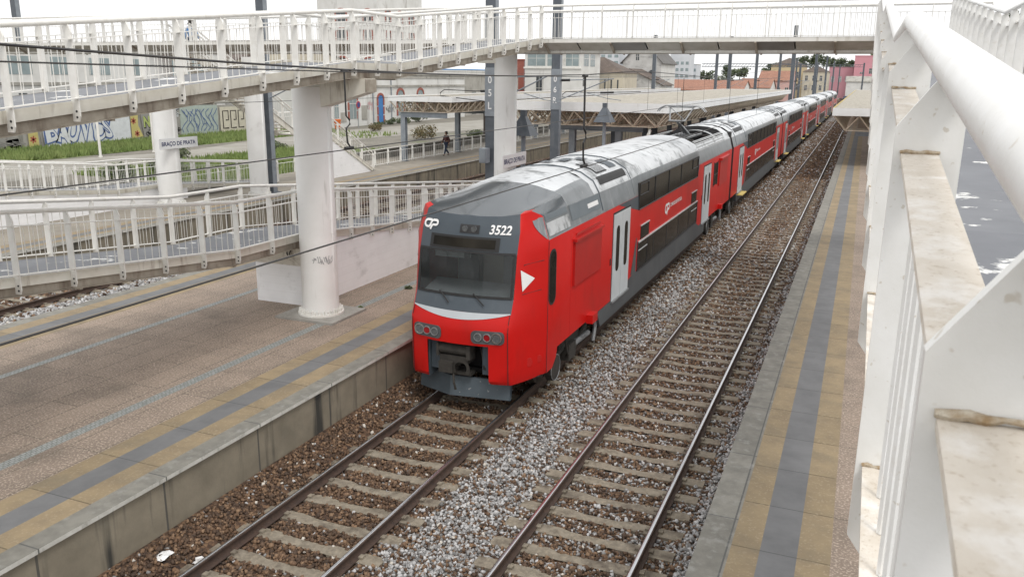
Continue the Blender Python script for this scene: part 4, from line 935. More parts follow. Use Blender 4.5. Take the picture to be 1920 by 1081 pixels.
# ------------------------------------------------------------------ canopies
truss = M('truss_paint', (.72, .62, .50), (.58, .49, .38), scale=3, rough=.7, streak=((.22, .14, .08), (3, 3, 2), .58, .78, .5))
roofg = M('canopy_gravel', (.40, .37, .315), (.30, .275, .23), scale=1.4, rough=.95, bump=.6, bscale=14, stretch=(3.5, .8, 1), speck=((.52, .49, .43), 7, .5, .7, .6), streak=((.17, .15, .11), (5, .9, 1), .54, .70, .8))
fwhite = M('canopy_fascia_paint', (.76, .765, .77), (.68, .68, .67), scale=1.2, rough=.5, streak=((.36, .33, .28), (3, 3, .6), .6, .8, .7))
under_c = M('canopy_underside', (.10, .075, .06), (.065, .05, .04), scale=2, rough=.8)
def canopy(label, x0, x1, y0, y1, zt, fh, zb, mod, posts, beam_z, edge=None, ribs=False):
    c = thing('platform_canopy', label, 'canopy', ((x0+x1)/2, y0, PZ)); zf = zt-fh
    m = MB(); m.grid([[(x, y, zt-.05) for x in (x0+.06, (x0+x1)/2, x1-.06)] for y in (y0+.06, y1-.06)]); m.build('roof_slab', roofg, c)
    m = MB()
    m.box(x0, x1, y0, y0+.06, zf, zt); m.box(x0, x1, y1-.06, y1, zf, zt); m.box(x0, x0+.06, y0+.06, y1-.06, zf, zt, 1 if edge else 0); m.box(x1-.06, x1, y0+.06, y1-.06, zf, zt)
    m.build('fascia', [fwhite, edge or fwhite], c)
    m = MB(); m.poly([(x0+.06, y0+.06, zf+.04), (x1-.06, y0+.06, zf+.04), (x1-.06, y1-.06, zf+.04), (x0+.06, y1-.06, zf+.04)]); m.build('ceiling', under_c, c)
    m = MB(); nx = max(2, round((x1-x0)/mod)); dx = (x1-x0-.2)/nx; xs = [x0+.1+dx*i for i in range(nx+1)]
    ny = int((min(y1, y0+72)-y0-.2)/mod); ysn = [y0+.1+mod*j for j in range(ny+1)]; zu = zf+.0
    for j in range(ny):
        for i in range(nx):
            ap = ((xs[i]+xs[i+1])/2, (ysn[j]+ysn[j+1])/2, zb)
            edge_cell = j == 0 or i in (0, nx-1) or j % 1 == 0
            for (a, b) in ((i, j), (i+1, j), (i, j+1), (i+1, j+1)):
                m.beam(ap, (xs[a], ysn[b], zu), .06, .06)
            if i < nx-1: m.beam(ap, (ap[0]+dx, ap[1], zb), .05, .05)
            if j < ny-1: m.beam(ap, (ap[0], ap[1]+mod, zb), .05, .05)
    m.build('space_truss', truss, c)
    for (bx0, bx1, y, pxs, pm) in posts:
        b = MB(); b.box(bx0, bx1, y-.11, y+.11, beam_z-.02, beam_z+.0); b.box(bx0, bx1, y-.11, y+.11, beam_z-.34, beam_z-.32); b.box(bx0, bx1, y-.012, y+.012, beam_z-.32, beam_z-.02)
        bo = b.build('cross_beam', steel_l, c)
        for px in pxs:
            p = MB(); p.box(px-.17, px+.17, y-.16, y-.13, PZ, beam_z-.34); p.box(px-.17, px+.17, y+.13, y+.16, PZ, beam_z-.34); p.box(px-.015, px+.015, y-.13, y+.13, PZ, beam_z-.34)
            p.box(px-.24, px+.24, y-.24, y+.24, PZ, PZ+.03); p.build('post', pm, c)
    return c
canopy('large white edged canopy over the middle platform, gravel roof over a brown lattice truss', -17.6, -8.95, 42, 117, 5.27, .46, 4.08, 1.16, [(-16.0, -10.7, y, (-14.6, -12.0), steel_l if y < 45 else steel) for y in (44.2, 52.6, 61, 69.4, 78, 86, 95, 104)], 4.06)
canopy('white edged canopy over the far platform behind the middle one', -29.3, -24.55, 49.4, 123, 5.22, .36, 4.18, .95, [(-28.7, -25.2, y, (-28.45,), steel_l) for y in (50.0, 58.2, 66.5, 75, 83, 92, 101, 110)], 4.16)
canopy('canopy with a yellow edge over the right hand platform', -1.87, 4.6, 60, 190, 4.74, .5, 3.25, 1.6, [(-.3, 3.4, y, (1.6,), steel) for y in (62, 72, 82, 92, 104, 118)], 3.2, yellow)
# pipe and dark panel under the middle canopy
m = MB(); m.tube([(-9.95, 42.6, 3.9), (-9.95, 42.3, 3.75), (-9.95, 42.3, 1.0)], .09, 10); tag(m.build('downpipe', white, None, True), 'white downpipe under the front corner of the middle canopy', 'pipe')
# ------------------------------------------------------------------ catenary masts, arms and wires
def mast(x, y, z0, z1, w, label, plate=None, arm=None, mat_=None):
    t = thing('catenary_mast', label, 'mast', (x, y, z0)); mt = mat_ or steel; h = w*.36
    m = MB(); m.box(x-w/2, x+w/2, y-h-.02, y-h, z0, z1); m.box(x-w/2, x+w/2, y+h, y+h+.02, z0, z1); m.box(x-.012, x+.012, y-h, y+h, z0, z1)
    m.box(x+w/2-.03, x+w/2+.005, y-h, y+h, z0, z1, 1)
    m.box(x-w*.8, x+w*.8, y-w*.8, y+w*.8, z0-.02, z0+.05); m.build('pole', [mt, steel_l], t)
    if plate:
        m = MB(); m.box(x-w*.52, x+w*.52, y-h-.05, y-h-.022, plate[1], plate[2]); p = m.build('number_panel', steel_l, t)
        m = MB(); n = len(plate[0])
        for k, ch in enumerate(plate[0]): put_text(m, ch, .40, lambda a, b: (x+a, y-h-.055, plate[2]-.62-(.52*k)+b), .006, .9, 0, True)
        m.build('lettering', lettw, p)
    if arm:
        for (dx, zc, L) in arm:
            s = 1 if dx > 0 else -1; m = MB()
            m.tube([(x+s*w/2, y, zc+.95), (x+s*L, y, zc+1.05)], .03, 6); m.tube([(x+s*w/2, y, zc), (x+s*L*.95, y, zc+1.05)], .03, 6); m.tube([(x+s*L*.55, y, zc+.35), (x+s*L*.9, y, zc+.1), (x+s*(L+.4), y, zc+.02)], .02, 6)
            m.build('cantilever', steel_l, t)
            m = MB()
            for (p, q) in (((x+s*w*.6, y, zc+.955), (x+s*(w*.6+.45), y, zc+.97)),): m.tube([p, q], .065, 8)
            m.build('insulator', dark, t)
    return t
mast(-14.35, 32.6, .9, 12.5, .44, 'dark grey mast with number panel touching the name plate column on its left', ('05L', 4.9, 6.85), [(1, 5.5, 2.6)])
mast(-14.55, 41.2, .9, 13, .44, 'thick blue grey catenary mast with a number panel in front of the middle canopy', ('06R', 4.9, 6.9), [(1, 5.4, 3.0)])
mast(-26.25, 33.1, .9, 12.0, .40, 'black catenary mast beside the peeling column at the foot of the stairs', None, [(1, 5.4, 2.9)], steel)
mast(-66.5, 52, .6, 15, .55, 'blue and grey mast standing beyond the graffiti wall at the far left')
mast(-9.3, 121, .9, 13.5, .5, 'thick dark mast at the far end of the middle canopy', None, [(1, 5.4, 2.0)])
for x, y, h, lb in ((-18.6, 128, 12.5, 'dark mast left of the far canopy end, first of the distant row'), (-17.6, 152, 12.3, 'second dark mast of the distant row'), (-16.5, 182, 12, 'third dark mast of the distant row'), (-9.0, 170, 12.5, 'dark mast against the wooded hill'),
                    (-9.0, 215, 12, 'dark mast farther along against the wooded hill'), (-9.0, 262, 12, 'small dark mast beside the far end of the train'), (-1.0, 240, 11, 'thin distant mast in front of the pink building'), (-26, 112, 12, 'dark mast against the white gabled house'), (-24, 150, 11, 'dark mast in front of the red roofs'), (-12, 235, 11, 'far mast before the yellow house'), (-9.0, 320, 12, 'farthest small mast above the track'),
                    (-17.5, 240, 12, 'far mast between the yellow house and the red roofs'), (-13.5, 196, 10, 'slim mast beside the yellow house')):
    o = mast(x, y, 0, h, .46 if y < 200 else .4, lb, None, [(1, 5.4, 2.2)] if y < 200 else None); o['group'] = 'distant catenary masts'
for y, x0, x1, z, lb in ((150, -26.5, -9.0, 8.6, 'lattice beam spanning the far tracks near the canopy end'), (215, -18, -1, 9.6, 'distant beam spanning the tracks before the hill')):
    m = MB(); 
    for dz in (0, .5): m.beam((x0, y, z+dz), (x1, y, z+dz), .09, .09)
    k = x0
    while k < x1-.6: m.beam((k, y, z), (k+.5, y, z+.5), .05, .05); k += .5
    tag(m.build('gantry_beam', steel), lb, 'gantry')
def wire(name, pts, r, label, cat='wire', mt=None): 
    m = MB(); m.tube(pts, r, 6); return tag(m.build(name, mt or blackw, None, True), label, cat)
wire('contact_wire', [(XB, -4, 5.4), (XB, 60, 5.4), (XB, 300, 5.4)], .006, 'contact wire sweeping low across the platform and over the train roof')
wire('contact_wire', [(XA, -4, 5.43), (XA, 60, 5.42), (XA, 300, 5.4)], .0085, 'contact wire of the train track crossing in front of the round column')
wire('messenger_wire', [(XA, y, 6.50+.21*((y-16)/11)**2 if y < 30 else 6.70+.25*math.sin((y-30)/50*math.pi)*-1) for y in (-4, 0, 3, 5.2, 8, 10.4, 13, 16, 18, 22, 26, 30, 50, 80)], .0145, 'thick dark messenger wire crossing the upper left of the view')
wire('messenger_wire', [(XB, y, 6.485+.03*((y-9)/7)**2) for y in (-4, 0, 2.4, 4.7, 7, 9.9, 14, 18, 24, 32, 45, 60)], .0042, 'thinner messenger wire just below the thick one')
def dropper(x, y, z0, z1, label):
    m = MB(); m.tube([(x, y, z1), (x, y+.01, z0+(z1-z0)*.42), (x+.0, y+.09, z0+(z1-z0)*.37), (x, y+.10, z0+(z1-z0)*.31), (x, y+.0, z0+(z1-z0)*.26), (x, y+.02, z0+.08), (x, y+.1, z0)], .013, 8); m.tube([(x, y-.07, z1), (x, y+.07, z1)], .02, 6); m.tube([(x, y-.05, z0), (x, y+.16, z0)], .022, 6)
    return tag(m.build('jumper_cable', dark, None, True), label, 'cable')
dropper(XA, 10.44, 5.45, 6.54, 'black bent jumper cable hanging beside the round column'); dropper(XB, 9.93, 5.42, 6.50, 'black bent jumper cable hanging over the front of the train roof')
for x, z, lb in ((XD, 5.4, 'thin contact wire above the far track'), (XD, 6.75, 'thin messenger wire above the far track')): wire('contact_wire', [(x, 0, z), (x, 120, z), (x, 300, z)], .012, lb)
for i, (x, y, z) in enumerate(((XA, 24, 6.5), (XA, 29, 6.55), (XA, 34, 6.6), (XA, 40, 6.55), (XB, 16, 6.5), (XB, 22, 6.55), (XB, 28, 6.6), (XD, 44, 6.75), (XD, 52, 6.75))): wire('dropper_wire', [(x, y, 5.42), (x, y, z)], .005, 'thin vertical dropper wire between the overhead wires').__setitem__('group', 'thin vertical dropper wires')
# steady arms bent over the canopies
for x, y, z, lb in ((-23.2, 50, 5.6, 'thin bent steady arm in front of the white house'), (-18.2, 60, 5.45, 'thin bent steady arm over the middle canopy roof')):
    m = MB(); m.tube([(x, y, z), (x-2.2, y, z+.05), (x-2.5, y, z-.15), (x-2.5, y, z-.35), (x+.6, y, z-.62)], .03, 6); m.tube([(x, y, z), (x+3.4, y, z+.12)], .025, 6); m.tube([(x+.4, y, z), (x+1.4, y, z+.04)], .07, 8, 0); tag(m.build('steady_arm', dark, None, True), lb, 'arm')
# ------------------------------------------------------------------ lamps, bench, bin, signs
def lamp(x, y, label):
    t = thing('platform_lamp', label, 'lamp', (x, y, PZ), 'grey platform lamps'); m = MB(); m.tube([(x, y, PZ), (x, y, 4.6)], .085, 12); m.tube([(x, y, PZ), (x, y, PZ+.04)], .2, 12); m.build('pole', steel_l, t, True)
    m = MB(); s = .44; z0, z1 = 4.42, 5.12
    m.add([(x-s, y-s, z0), (x+s, y-s, z0), (x+s, y+s, z0), (x-s, y+s, z0), (x-.09, y-.09, z1), (x+.09, y-.09, z1), (x+.09, y+.09, z1), (x-.09, y+.09, z1)], [(0,1,5,4), (1,2,6,5), (2,3,7,6), (3,0,4,7), (4,5,6,7), (3,2,1,0)]); m.box(x-.10, x+.10, y-.10, y+.10, z1, z1+.2); m.build('lamp_shade', steel, t)
lamp(-11.45, 28.9, 'grey lamp with pyramid shade right of the name plate column'); lamp(-11.55, 39.8, 'grey lamp with pyramid shade in front of the canopy truss')
def bench(x, y):
    t = thing('platform_bench', 'pale metal bench on the far platform behind the name plate column', 'bench', (x, y, PZ)); m = MB()
    for k in range(4): m.box(x-.5+.11*k, x-.41+.11*k, y-1.2, y+1.2, PZ+.44, PZ+.47)
    m.build('seat', galv, t); m = MB()
    for k in range(3): m.box(x-.56, x-.54, y-1.2, y+1.2, PZ+.55+.13*k, PZ+.65+.13*k)
    m.build('backrest', galv, t)
    for dy in (-1, 1): l = MB(); l.beam((x-.5, y+dy, PZ), (x-.5, y+dy, PZ+.9), .05, .05); l.beam((x-.1, y+dy, PZ), (x-.1, y+dy, PZ+.44), .05, .05); l.build('leg', galv, t)
bench(-27.2, 66)
orange = M('orange_plastic', (.62, .14, .02), (.55, .12, .02), rough=.5)
m = MB(); t = thing('litter_bin', 'orange litter bin by the white house', 'bin', (-54.6, 80.9, .6)); m.lathe([(.32, .05), (.40, .95), (.44, .97), (.42, 1.1), (0, 1.12)], (-54.6, 80.9, .6), 16); m.build('body', orange, t, True); m = MB(); m.lathe([(.30, 0), (.33, .06)], (-54.6, 80.9, .6), 16); m.build('base', dark, t)
t = thing('traffic_sign', 'round red and blue sign on a pole by the white house', 'sign', (-54.2, 84.6, .6)); m = MB(); m.tube([(-54.2, 84.6, .6), (-54.2, 84.6, 3.6)], .05, 8); m.build('pole', galv, t, True)
m = MB(); m.tube([(-54.13, 84.6, 3.2), (-54.09, 84.6, 3.2)], .42, 20); fdisc = m.build('disc', M('sign_red', (.45, .02, .03)), t); m = MB(); m.tube([(-54.10, 84.6, 3.2), (-54.08, 84.6, 3.2)], .30, 20); m.build('face', M('sign_blue', (.03, .06, .22)), fdisc)
for x, y, h in ((-50.2, 44.5, 3.4), (-50.2, 49.5, 3.6)):
    m = MB(); m.tube([(x, y, .6), (x, y, .6+h)], .09, 8); m.tube([(x, y, .6), (x, y, .7)], .14, 8); tag(m.build('bare_post', white, None, True), 'thin white post in the grass before the graffiti wall', 'post', 'thin white posts before the graffiti wall')
for k in range(4):
    m = MB(); x, y = -33.5, 74.5+1.15*k; m.box(x-.12, x+.12, y-.12, y+.12, .6, 4.6); m.box(x-.2, x+.2, y-.2, y+.2, .6, .66); tag(m.build('timber_post', M('dark_timber', (.035, .025, .02)) if k == 0 else MATS['dark_timber']), 'dark upright timber post in the yard beyond the far platform', 'post', 'row of dark timber posts')
m = MB(); m.box(-14.62, -14.30, 31.9, 32.3, 3.0, 3.6); m.box(-14.60, -14.32, 31.87, 31.9, 3.05, 3.55); tag(m.build('junction_box', steel_l), 'grey junction box on the mast beside the name plate column', 'box')
# white rubbish beside the left rail
rr = random.Random(2)
for x, y, s, lb in ((-8.35, 7.72, .085, 'white crumpled plastic scrap below the platform wall'), (-8.0, 8.0, .06, 'small white scrap on the brown ballast')):
    m = MB(); rows = []
    for i in range(5): rows.append([(x+(j-2)*s*.5+rr.uniform(-.02, .02), y+(i-2)*s*.7+rr.uniform(-.02, .02), bz(x)+.01+rr.uniform(0, .07)*(1 if 0 < i < 4 and 0 < j < 4 else .2)) for j in range(5)])
    m.grid(rows); tag(m.build('plastic_scrap', lettw), lb, 'litter')
# ------------------------------------------------------------------ people
skin = M('skin', (.42, .26, .18), (.38, .23, .16), rough=.6); hair = M('dark_hair', (.02, .015, .012), rough=.8); jeans = M('dark_jeans', (.03, .045, .085), (.02, .03, .06), rough=.85); jacket = M('maroon_jacket', (.09, .03, .03), (.06, .022, .022), rough=.8); shirt = M('pale_shirt', (.6, .6, .62), (.5, .5, .53), rough=.8); bluej = M('blue_jacket', (.01, .16, .42), (.01, .12, .34), rough=.7); shoe = M('dark_shoes', (.02, .02, .022), rough=.6)
def skin_mesh(name, verts, edges, radii, parent, mat_):
    me = bpy.data.meshes.new(name); me.from_pydata(verts, edges, []); o = bpy.data.objects.new(name, me); COL.objects.link(o)
    o.modifiers.new('skin', 'SKIN'); ss = o.modifiers.new('sub', 'SUBSURF'); ss.levels = ss.render_levels = 2
    for i, r in enumerate(radii): me.skin_vertices[0].data[i].radius = (r, r) if not isinstance(r, tuple) else r
    me.skin_vertices[0].data[0].use_root = True
    new = bpy.data.meshes.new_from_object(o.evaluated_get(bpy.context.evaluated_depsgraph_get()))
    o.modifiers.clear(); o.data = new; bpy.data.meshes.remove(me)
    new.materials.clear(); new.materials.append(mat_); new.polygons.foreach_set('use_smooth', [True]*len(new.polygons))
    if parent: o.parent = parent
    return o
def person(loc, rz, top, legs, label, h=1.74, inner=None):
    t = thing('person', label, 'person', loc); t.rotation_euler = (0, 0, rz); k = h/1.74
    # faces +Y; left foot forward, arms swinging
    V = [(0,0,.95), (0,.01,1.12), (0,.02,1.33), (0,.015,1.46), (0,.03,1.53), (0,.045,1.60), (0,.04,1.68),
         (-.10,0,.90), (-.10,.16,.50), (-.10,.24,.10), (-.10,.36,.04), (.10,0,.90), (.10,.02,.49), (.10,-.26,.13), (.10,-.16,.04),
         (-.19,.01,1.40), (-.23,-.10,1.14), (-.23,-.04,.90), (.19,.01,1.40), (.23,.10,1.14), (.22,.24,.95), (-.23,-.01,.82), (.22,.28,.87)]
    E_ = [(0,1),(1,2),(2,3),(3,4),(4,5),(5,6),(0,7),(7,8),(8,9),(9,10),(0,11),(11,12),(12,13),(13,14),(2,15),(15,16),(16,17),(2,18),(18,19),(19,20),(17,21),(20,22)]
    r = [.13,.12,.14,.062,.055,.092,.085,.085,.062,.042,.042,.085,.062,.042,.042,.068,.047,.034,.068,.047,.034,.036,.036]
    body = skin_mesh('body', [Vector(v)*k for v in V], E_, [q*k for q in r], t, skin)
    sub = lambda ids, name, mt, g: skin_mesh(name, [Vector(V[i])*k for i in ids], [(ids.index(a), ids.index(b)) for a, b in E_ if a in ids and b in ids], [r[i]*k+g for i in ids], t, mt)
    sub([0,1,2,15,16,17,18,19,20], 'jacket', top, .022); sub([0,7,8,9,11,12,13], 'trousers', legs, .016)
    for a, b in ((9, 10), (13, 14)):
        m = MB(); p, q = Vector(V[a])*k, Vector(V[b])*k; sh = skin_mesh('shoe', [p+Vector((0, -.03, -.03)), q+Vector((0, .04, -.005))], [(0, 1)], [.05, .042], t, shoe)
    skin_mesh('hair', [Vector((0,.0,1.63))*k, Vector((0,.02,1.70))*k, Vector((0,-.02,1.57))*k], [(0,1),(0,2)], [.094, .088, .07], t, hair)
    if inner:
        m = MB(); rows = [[(x*k, (.155+.012*math.cos(x*12))*k, z*k) for x in (-.06, 0, .06)] for z in (.98, 1.15, 1.30, 1.40)]; o = m.build('shirt_front', inner, None, True); o.parent = t
    for s in (-1, 1):        # hands: five fingers
        wr = Vector(V[21] if s < 0 else V[22])*k; m = MB()
        for j in range(4): m.tube([wr+Vector((s*.0+(-.02+.013*j), .01, -.03)), wr+Vector((-.02+.013*j, .02, -.075)), wr+Vector((-.02+.013*j, .012, -.10-.006*(1.5-abs(j-1.5)))), ], [.009, .008, .006], 6)
        m.tube([wr+Vector((0, .03, -.01)), wr+Vector((0, .055, -.05))], [.010, .007], 6); o = m.build('fingers', skin, None, True); o.parent = t
    hd = MB(); 
    for s in (-.032, .032): hd.tube([(s*k, .128*k, 1.625*k), (s*k, .138*k, 1.625*k)], .011, 8)
    hd.tube([(-.025*k, .131*k, 1.555*k), (.025*k, .131*k, 1.555*k)], .006, 6); o = hd.build('face_features', hair, None); o.parent = t
    return t
person((-27.75, 54.9, PZ), R(150), jacket, jeans, 'person in a dark red jacket, pale shirt and jeans walking along the far platform', 1.74, shirt)
person((-27.7, 30.05, 7.05), R(0), bluej, jeans, 'person in a blue jacket on the stairs just below the footbridge, upper left', 1.70)
# ------------------------------------------------------------------ buildings behind the station
plaster = M('white_plaster', (.68, .68, .66), (.58, .575, .55), scale=.5, rough=.9, streak=((.26, .24, .21), (.6, .6, .12), .58, .76, .7), patch=((.34, .32, .28), .35, .6, .75, .6))
plaster_o = M('old_plaster', (.56, .555, .54), (.40, .395, .38), scale=.35, rough=.9, streak=((.15, .145, .14), (.25, .25, 1.3), .56, .70, .8), patch=((.20, .195, .19), .5, .58, .74, .6))
ochre_w = M('yellow_plaster', (.58, .47, .29), (.50, .41, .26), scale=.3, rough=.9, streak=((.30, .23, .13), (.5, .5, .1), .6, .78, .6))
beige_w = M('beige_plaster', (.56, .51, .41), (.46, .42, .34), scale=.4, rough=.9, streak=((.22, .19, .14), (.6, .6, .12), .56, .75, .7))
pink_w = M('pink_plaster', (.60, .29, .335), (.55, .26, .30), scale=.3, rough=.9)  # saturation lowered, distant haze put into the wall colour
pinkpale = M('pale_pink_plaster', (.60, .40, .36), (.54, .35, .32), scale=.3, rough=.9)
grey_c = M('grey_weathered_concrete', (.40, .385, .35), (.28, .27, .24), scale=.6, rough=.9, streak=((.11, .105, .09), (.8, .8, .15), .54, .72, .8))
brick = M('red_brick_trim', (.34, .115, .085), (.27, .09, .07), scale=3, rough=.85)
tile_r = M('orange_roof_tile', (.38, .20, .14), (.31, .165, .115), scale=.8, rough=.85, brick=(.9, .35, .03, (.2, .07, .04), .5, 'yx', .15), patch=((.20, .10, .07), .25, .55, .72, .6))  # muted tile colour stands in for haze over the far roofs
tile_b = M('brown_roof_tile', (.16, .125, .105), (.11, .088, .075), scale=.8, rough=.85, brick=(.8, .35, .03, (.06, .045, .04), .5, 'yx', .15), patch=((.22, .17, .13), .3, .55, .72, .6))
slate = M('grey_slate_roof', (.14, .135, .13), (.10, .095, .09), scale=.8, rough=.8)
winm = M('window_glass', (.05, .055, .06), (.09, .10, .11), scale=.6, rough=.15)
winl = M('pale_window_glass', (.30, .36, .37), (.20, .25, .26), scale=.5, rough=.2)
blue = M('blue_door_paint', (.05, .20, .48), (.04, .16, .40), scale=1.5, rough=.6)
DIR = {'+x': 0, '-y': 1}
def bldg(label, x0, x1, y0, y1, z0, z1, wm, roof=None, rm=None, rh=2, cat='building', eave=.25, name='building'):
    t = thing(name, label, cat, ((x0+x1)/2, (y0+y1)/2, z0)); m = MB(); top = 0
    m.box(x0, x1, y0, y1, z0, z1)
    if roof == 'gy':     # ridge along y
        xm = (x0+x1)/2
        for y in (y0, y1): m.poly([(x0, y, z1), (x1, y, z1), (xm, y, z1+rh)])
    if roof == 'gx':
        ym = (y0+y1)/2
        for x in (x0, x1): m.poly([(x, y0, z1), (x, y1, z1), (x, ym, z1+rh)])
    m.build('wall', wm, t)
    r = MB(); e = eave
    if roof == 'gy':
        xm = (x0+x1)/2; k = rh/((x1-x0)/2)
        for s, xe in ((-1, x0-e), (1, x1+e)):
            r.prism([(xe, z1-e*k+.02), (xm, z1+rh+.02), (xm, z1+rh+.2), (xe, z1-e*k+.2)], lambda a, b, y: (a, y, b), y0-e, y1+e)
    elif roof == 'gx':
        ym = (y0+y1)/2; k = rh/((y1-y0)/2)
        for ye in (y0-e, y1+e): r.prism([(ye, z1-e*k+.02), (ym, z1+rh+.02), (ym, z1+rh+.2), (ye, z1-e*k+.2)], lambda a, b, x: (x, a, b), x0-e, x1+e)
    elif roof == 'hip':
        L = min(x1-x0, y1-y0)/2; a, b, c, d = (x0-e, y0-e, z1), (x1+e, y0-e, z1), (x1+e, y1+e, z1), (x0-e, y1+e, z1)
        if x1-x0 > y1-y0: p, q = (x0+L, (y0+y1)/2, z1+rh), (x1-L, (y0+y1)/2, z1+rh); r.add([a, b, c, d, p, q], [(0,1,5,4), (1,2,5), (2,3,4,5), (3,0,4), (3,2,1,0)])
        else: p, q = ((x0+x1)/2, y0+L, z1+rh), ((x0+x1)/2, y1-L, z1+rh); r.add([a, b, c, d, p, q], [(0,1,4), (1,2,5,4), (2,3,5), (3,0,4,5), (3,2,1,0)])
    else:
        r.box(x0-e*.4, x1+e*.4, y0-e*.4, y1+e*.4, z1, z1+.22)
    r.build('roof', rm or grey_c, t)
    t['_b'] = [x0, x1, y0, y1, z0, z1]; return t
def opening(t, face, a, z0, w, h, mt=None, trim=None, name='window', arch=False, bars=True):
    """window or door on the +x or -y wall; a is the centre along the wall"""
    x0, x1, y0, y1 = list(t['_b'])[:4]
    f = (lambda u, v, d: (x1+d, u, v)) if face == '+x' else (lambda u, v, d: (u, y0-d, v))
    sh = [(a-w/2, z0), (a+w/2, z0), (a+w/2, z0+h)]+(arc(a, z0+h, w/2, 0, 180, 8, w*.35)[1:-1] if arch else [])+[(a-w/2, z0+h)]
    m = MB(); m.prism(sh, f, .0, .03); o = m.build(name, mt or winm, t)
    if bars:
        b = MB(); d = .05
        for u in (a-w/2, a+w/2-.06, a-.03): b.add([f(u, z0, d), f(u+.06, z0, d), f(u+.06, z0+h, d), f(u, z0+h, d)], [(0,1,2,3)])
        b.add([f(a-w/2, z0+h*.6, d), f(a+w/2, z0+h*.6, d), f(a+w/2, z0+h*.6+.06, d), f(a-w/2, z0+h*.6+.06, d)], [(0,1,2,3)])
        b.build('frame', white, o)
    if trim:
        b = MB(); q = .28
        for s in (-1, 1):
            k = z0
            while k < z0+h-.1:
                b.prism([(a+s*w/2, k), (a+s*(w/2+q), k), (a+s*(w/2+q), k+h*.30), (a+s*w/2, k+h*.30)], f, .0, .09); k += h*.36
        if arch:
            p0 = arc(a, z0+h, w/2, 0, 180, 10, w*.35); p1 = arc(a, z0+h, w/2+q, 0, 180, 10, w*.35+q); b.prism(p0+p1[::-1], f, .0, .09)
        else: b.prism([(a-w/2-q, z0+h+.02), (a+w/2+q, z0+h+.02), (a+w/2+q*.7, z0+h+.42), (a-w/2-q*.7, z0+h+.42)], f, .0, .09)
        b.build('surround', trim, o)
    return o
# long white house with brick trims and blue doors
h1 = bldg('long white house with blue doors and red brick window trims, stained parapet on top', -70, -56, 77, 117, .6, 6.2, plaster, None, grey_c)
opening(h1, '+x', 80.6, .75, 1.7, 2.7, blue, None, 'door', bars=False); opening(h1, '+x', 82.9, 1.7, .9, 2.1, winl); opening(h1, '+x', 86.3, 1.5, 1.6, 2.9, winl, brick, arch=True); opening(h1, '+x', 92.6, .75, 1.15, 3.0, blue, brick, 'door', arch=True, bars=False); opening(h1, '+x', 97.6, 1.5, 1.5, 2.7, winl, brick, arch=True); opening(h1, '+x', 103, 1.5, 1.5, 2.7, winl, brick, arch=True)
for a_ in ((88.2, 89.4, 1.3, 3.0), (83.7, 84.8, 1.2, 2.3)): MB().box(-56, -55.93, *a_).build('grey_patch', grey_c, h1)
for y in (79.4, 90.8, 95.2): MB().tube([(-55.92, y, .6), (-55.92, y, 6.1)], .07, 6).build('downpipe', steel_l, h1)
m = MB(); m.box(-56.0, -55.85, 77, 117, 5.1, 5.35); m.build('cornice', grey_c, h1)
scribble('graffiti_tag', 'dark scribbled tag beside the right blue door of the white house', lambda a, b: (-55.97, 94.0+a, 1.9+b), 12, 8, 2.4, 1.1, .07, blackp)
scribble('graffiti_tag', 'faint red scribble left of the right blue door of the white house', lambda a, b: (-55.97, 89.6+a, 2.2+b), 19, 6, 1.6, 1.4, .06, M('pink_spray', (.62, .25, .28)))
h1b = bldg('low grey warehouse with dark doorways behind the canopies', -74, -57, 119, 141, .6, 6.6, grey_c, None, grey_c)
for y in (122.5, 126, 129.5, 133): opening(h1b, '+x', y, .8, 1.5, 3.4, winm, None, 'doorway', bars=False)
h1c = bldg('pale long shed with a bright blue roof edge beyond the white house', -150, -95, 200, 216, .6, 8.2, plaster, None, M('blue_roof_sheet', (.10, .34, .72), (.08, .28, .62), rough=.5))
# tall tower house with arched windows
h2 = bldg('tall white house with arched brick trimmed windows rising behind the ramp', -87.5, -75.5, 125, 140, .6, 21.5, plaster, 'hip', tile_r, 3, eave=.5)
for x in (-82.8, -77.6):
    for z, hh in ((15.3, 1.2), (11.2, 2.2), (6.6, 2.2)): opening(h2, '-y', x, z, 1.9 if x < -80 else 1.5, hh, winm, brick, arch=True)
for y in (128, 132, 136): opening(h2, '+x', y, 11.2, 1.4, 2.2, winm, brick, arch=True); opening(h2, '+x', y, 15.3, 1.4, 1.3, winm, brick, arch=True)
m = MB(); m.box(-87.7, -75.3, 124.85, 125, 13.9, 14.2); m.box(-75.5, -75.35, 125, 140, 13.9, 14.2); m.build('cornice', plaster, h2)
# brown roofed hall behind the ramp
h3 = bldg('long hall with a brown tiled roof seen through the ramp railings', -98, -74, 84, 118, .6, 7.4, beige_w, 'gx', tile_b, 3.6)
for x in (-95, -90, -85, -80): opening(h3, '-y', x, 2, 2, 3, winm)
# factory at the far left
h4 = bldg('white factory front with small dark windows behind the graffiti wall', -90, -66, 34, 76, .6, 8.6, plaster, None, grey_c)
for k in range(9):
    opening(h4, '+x', 39+4.1*k, 3.75, .8, 1.0, winm, bars=False); opening(h4, '+x', 39+4.1*k, 6.3, 2.4, 1.5, winl)
m = MB(); m.box(-66, -65.85, 34, 76, 5.4, 5.65); m.build('cornice', grey_c, h4)
h4b = bldg('grey brick block beyond the white factory', -96, -80, 79.0, 83.4, .6, 6.0, grey_c, None, grey_c)
h5 = bldg('small house with an orange tiled roof behind the end of the graffiti wall', -75, -65.2, 77.2, 83.2, .6, 3.8, beige_w, 'gy', tile_r, 1.7)
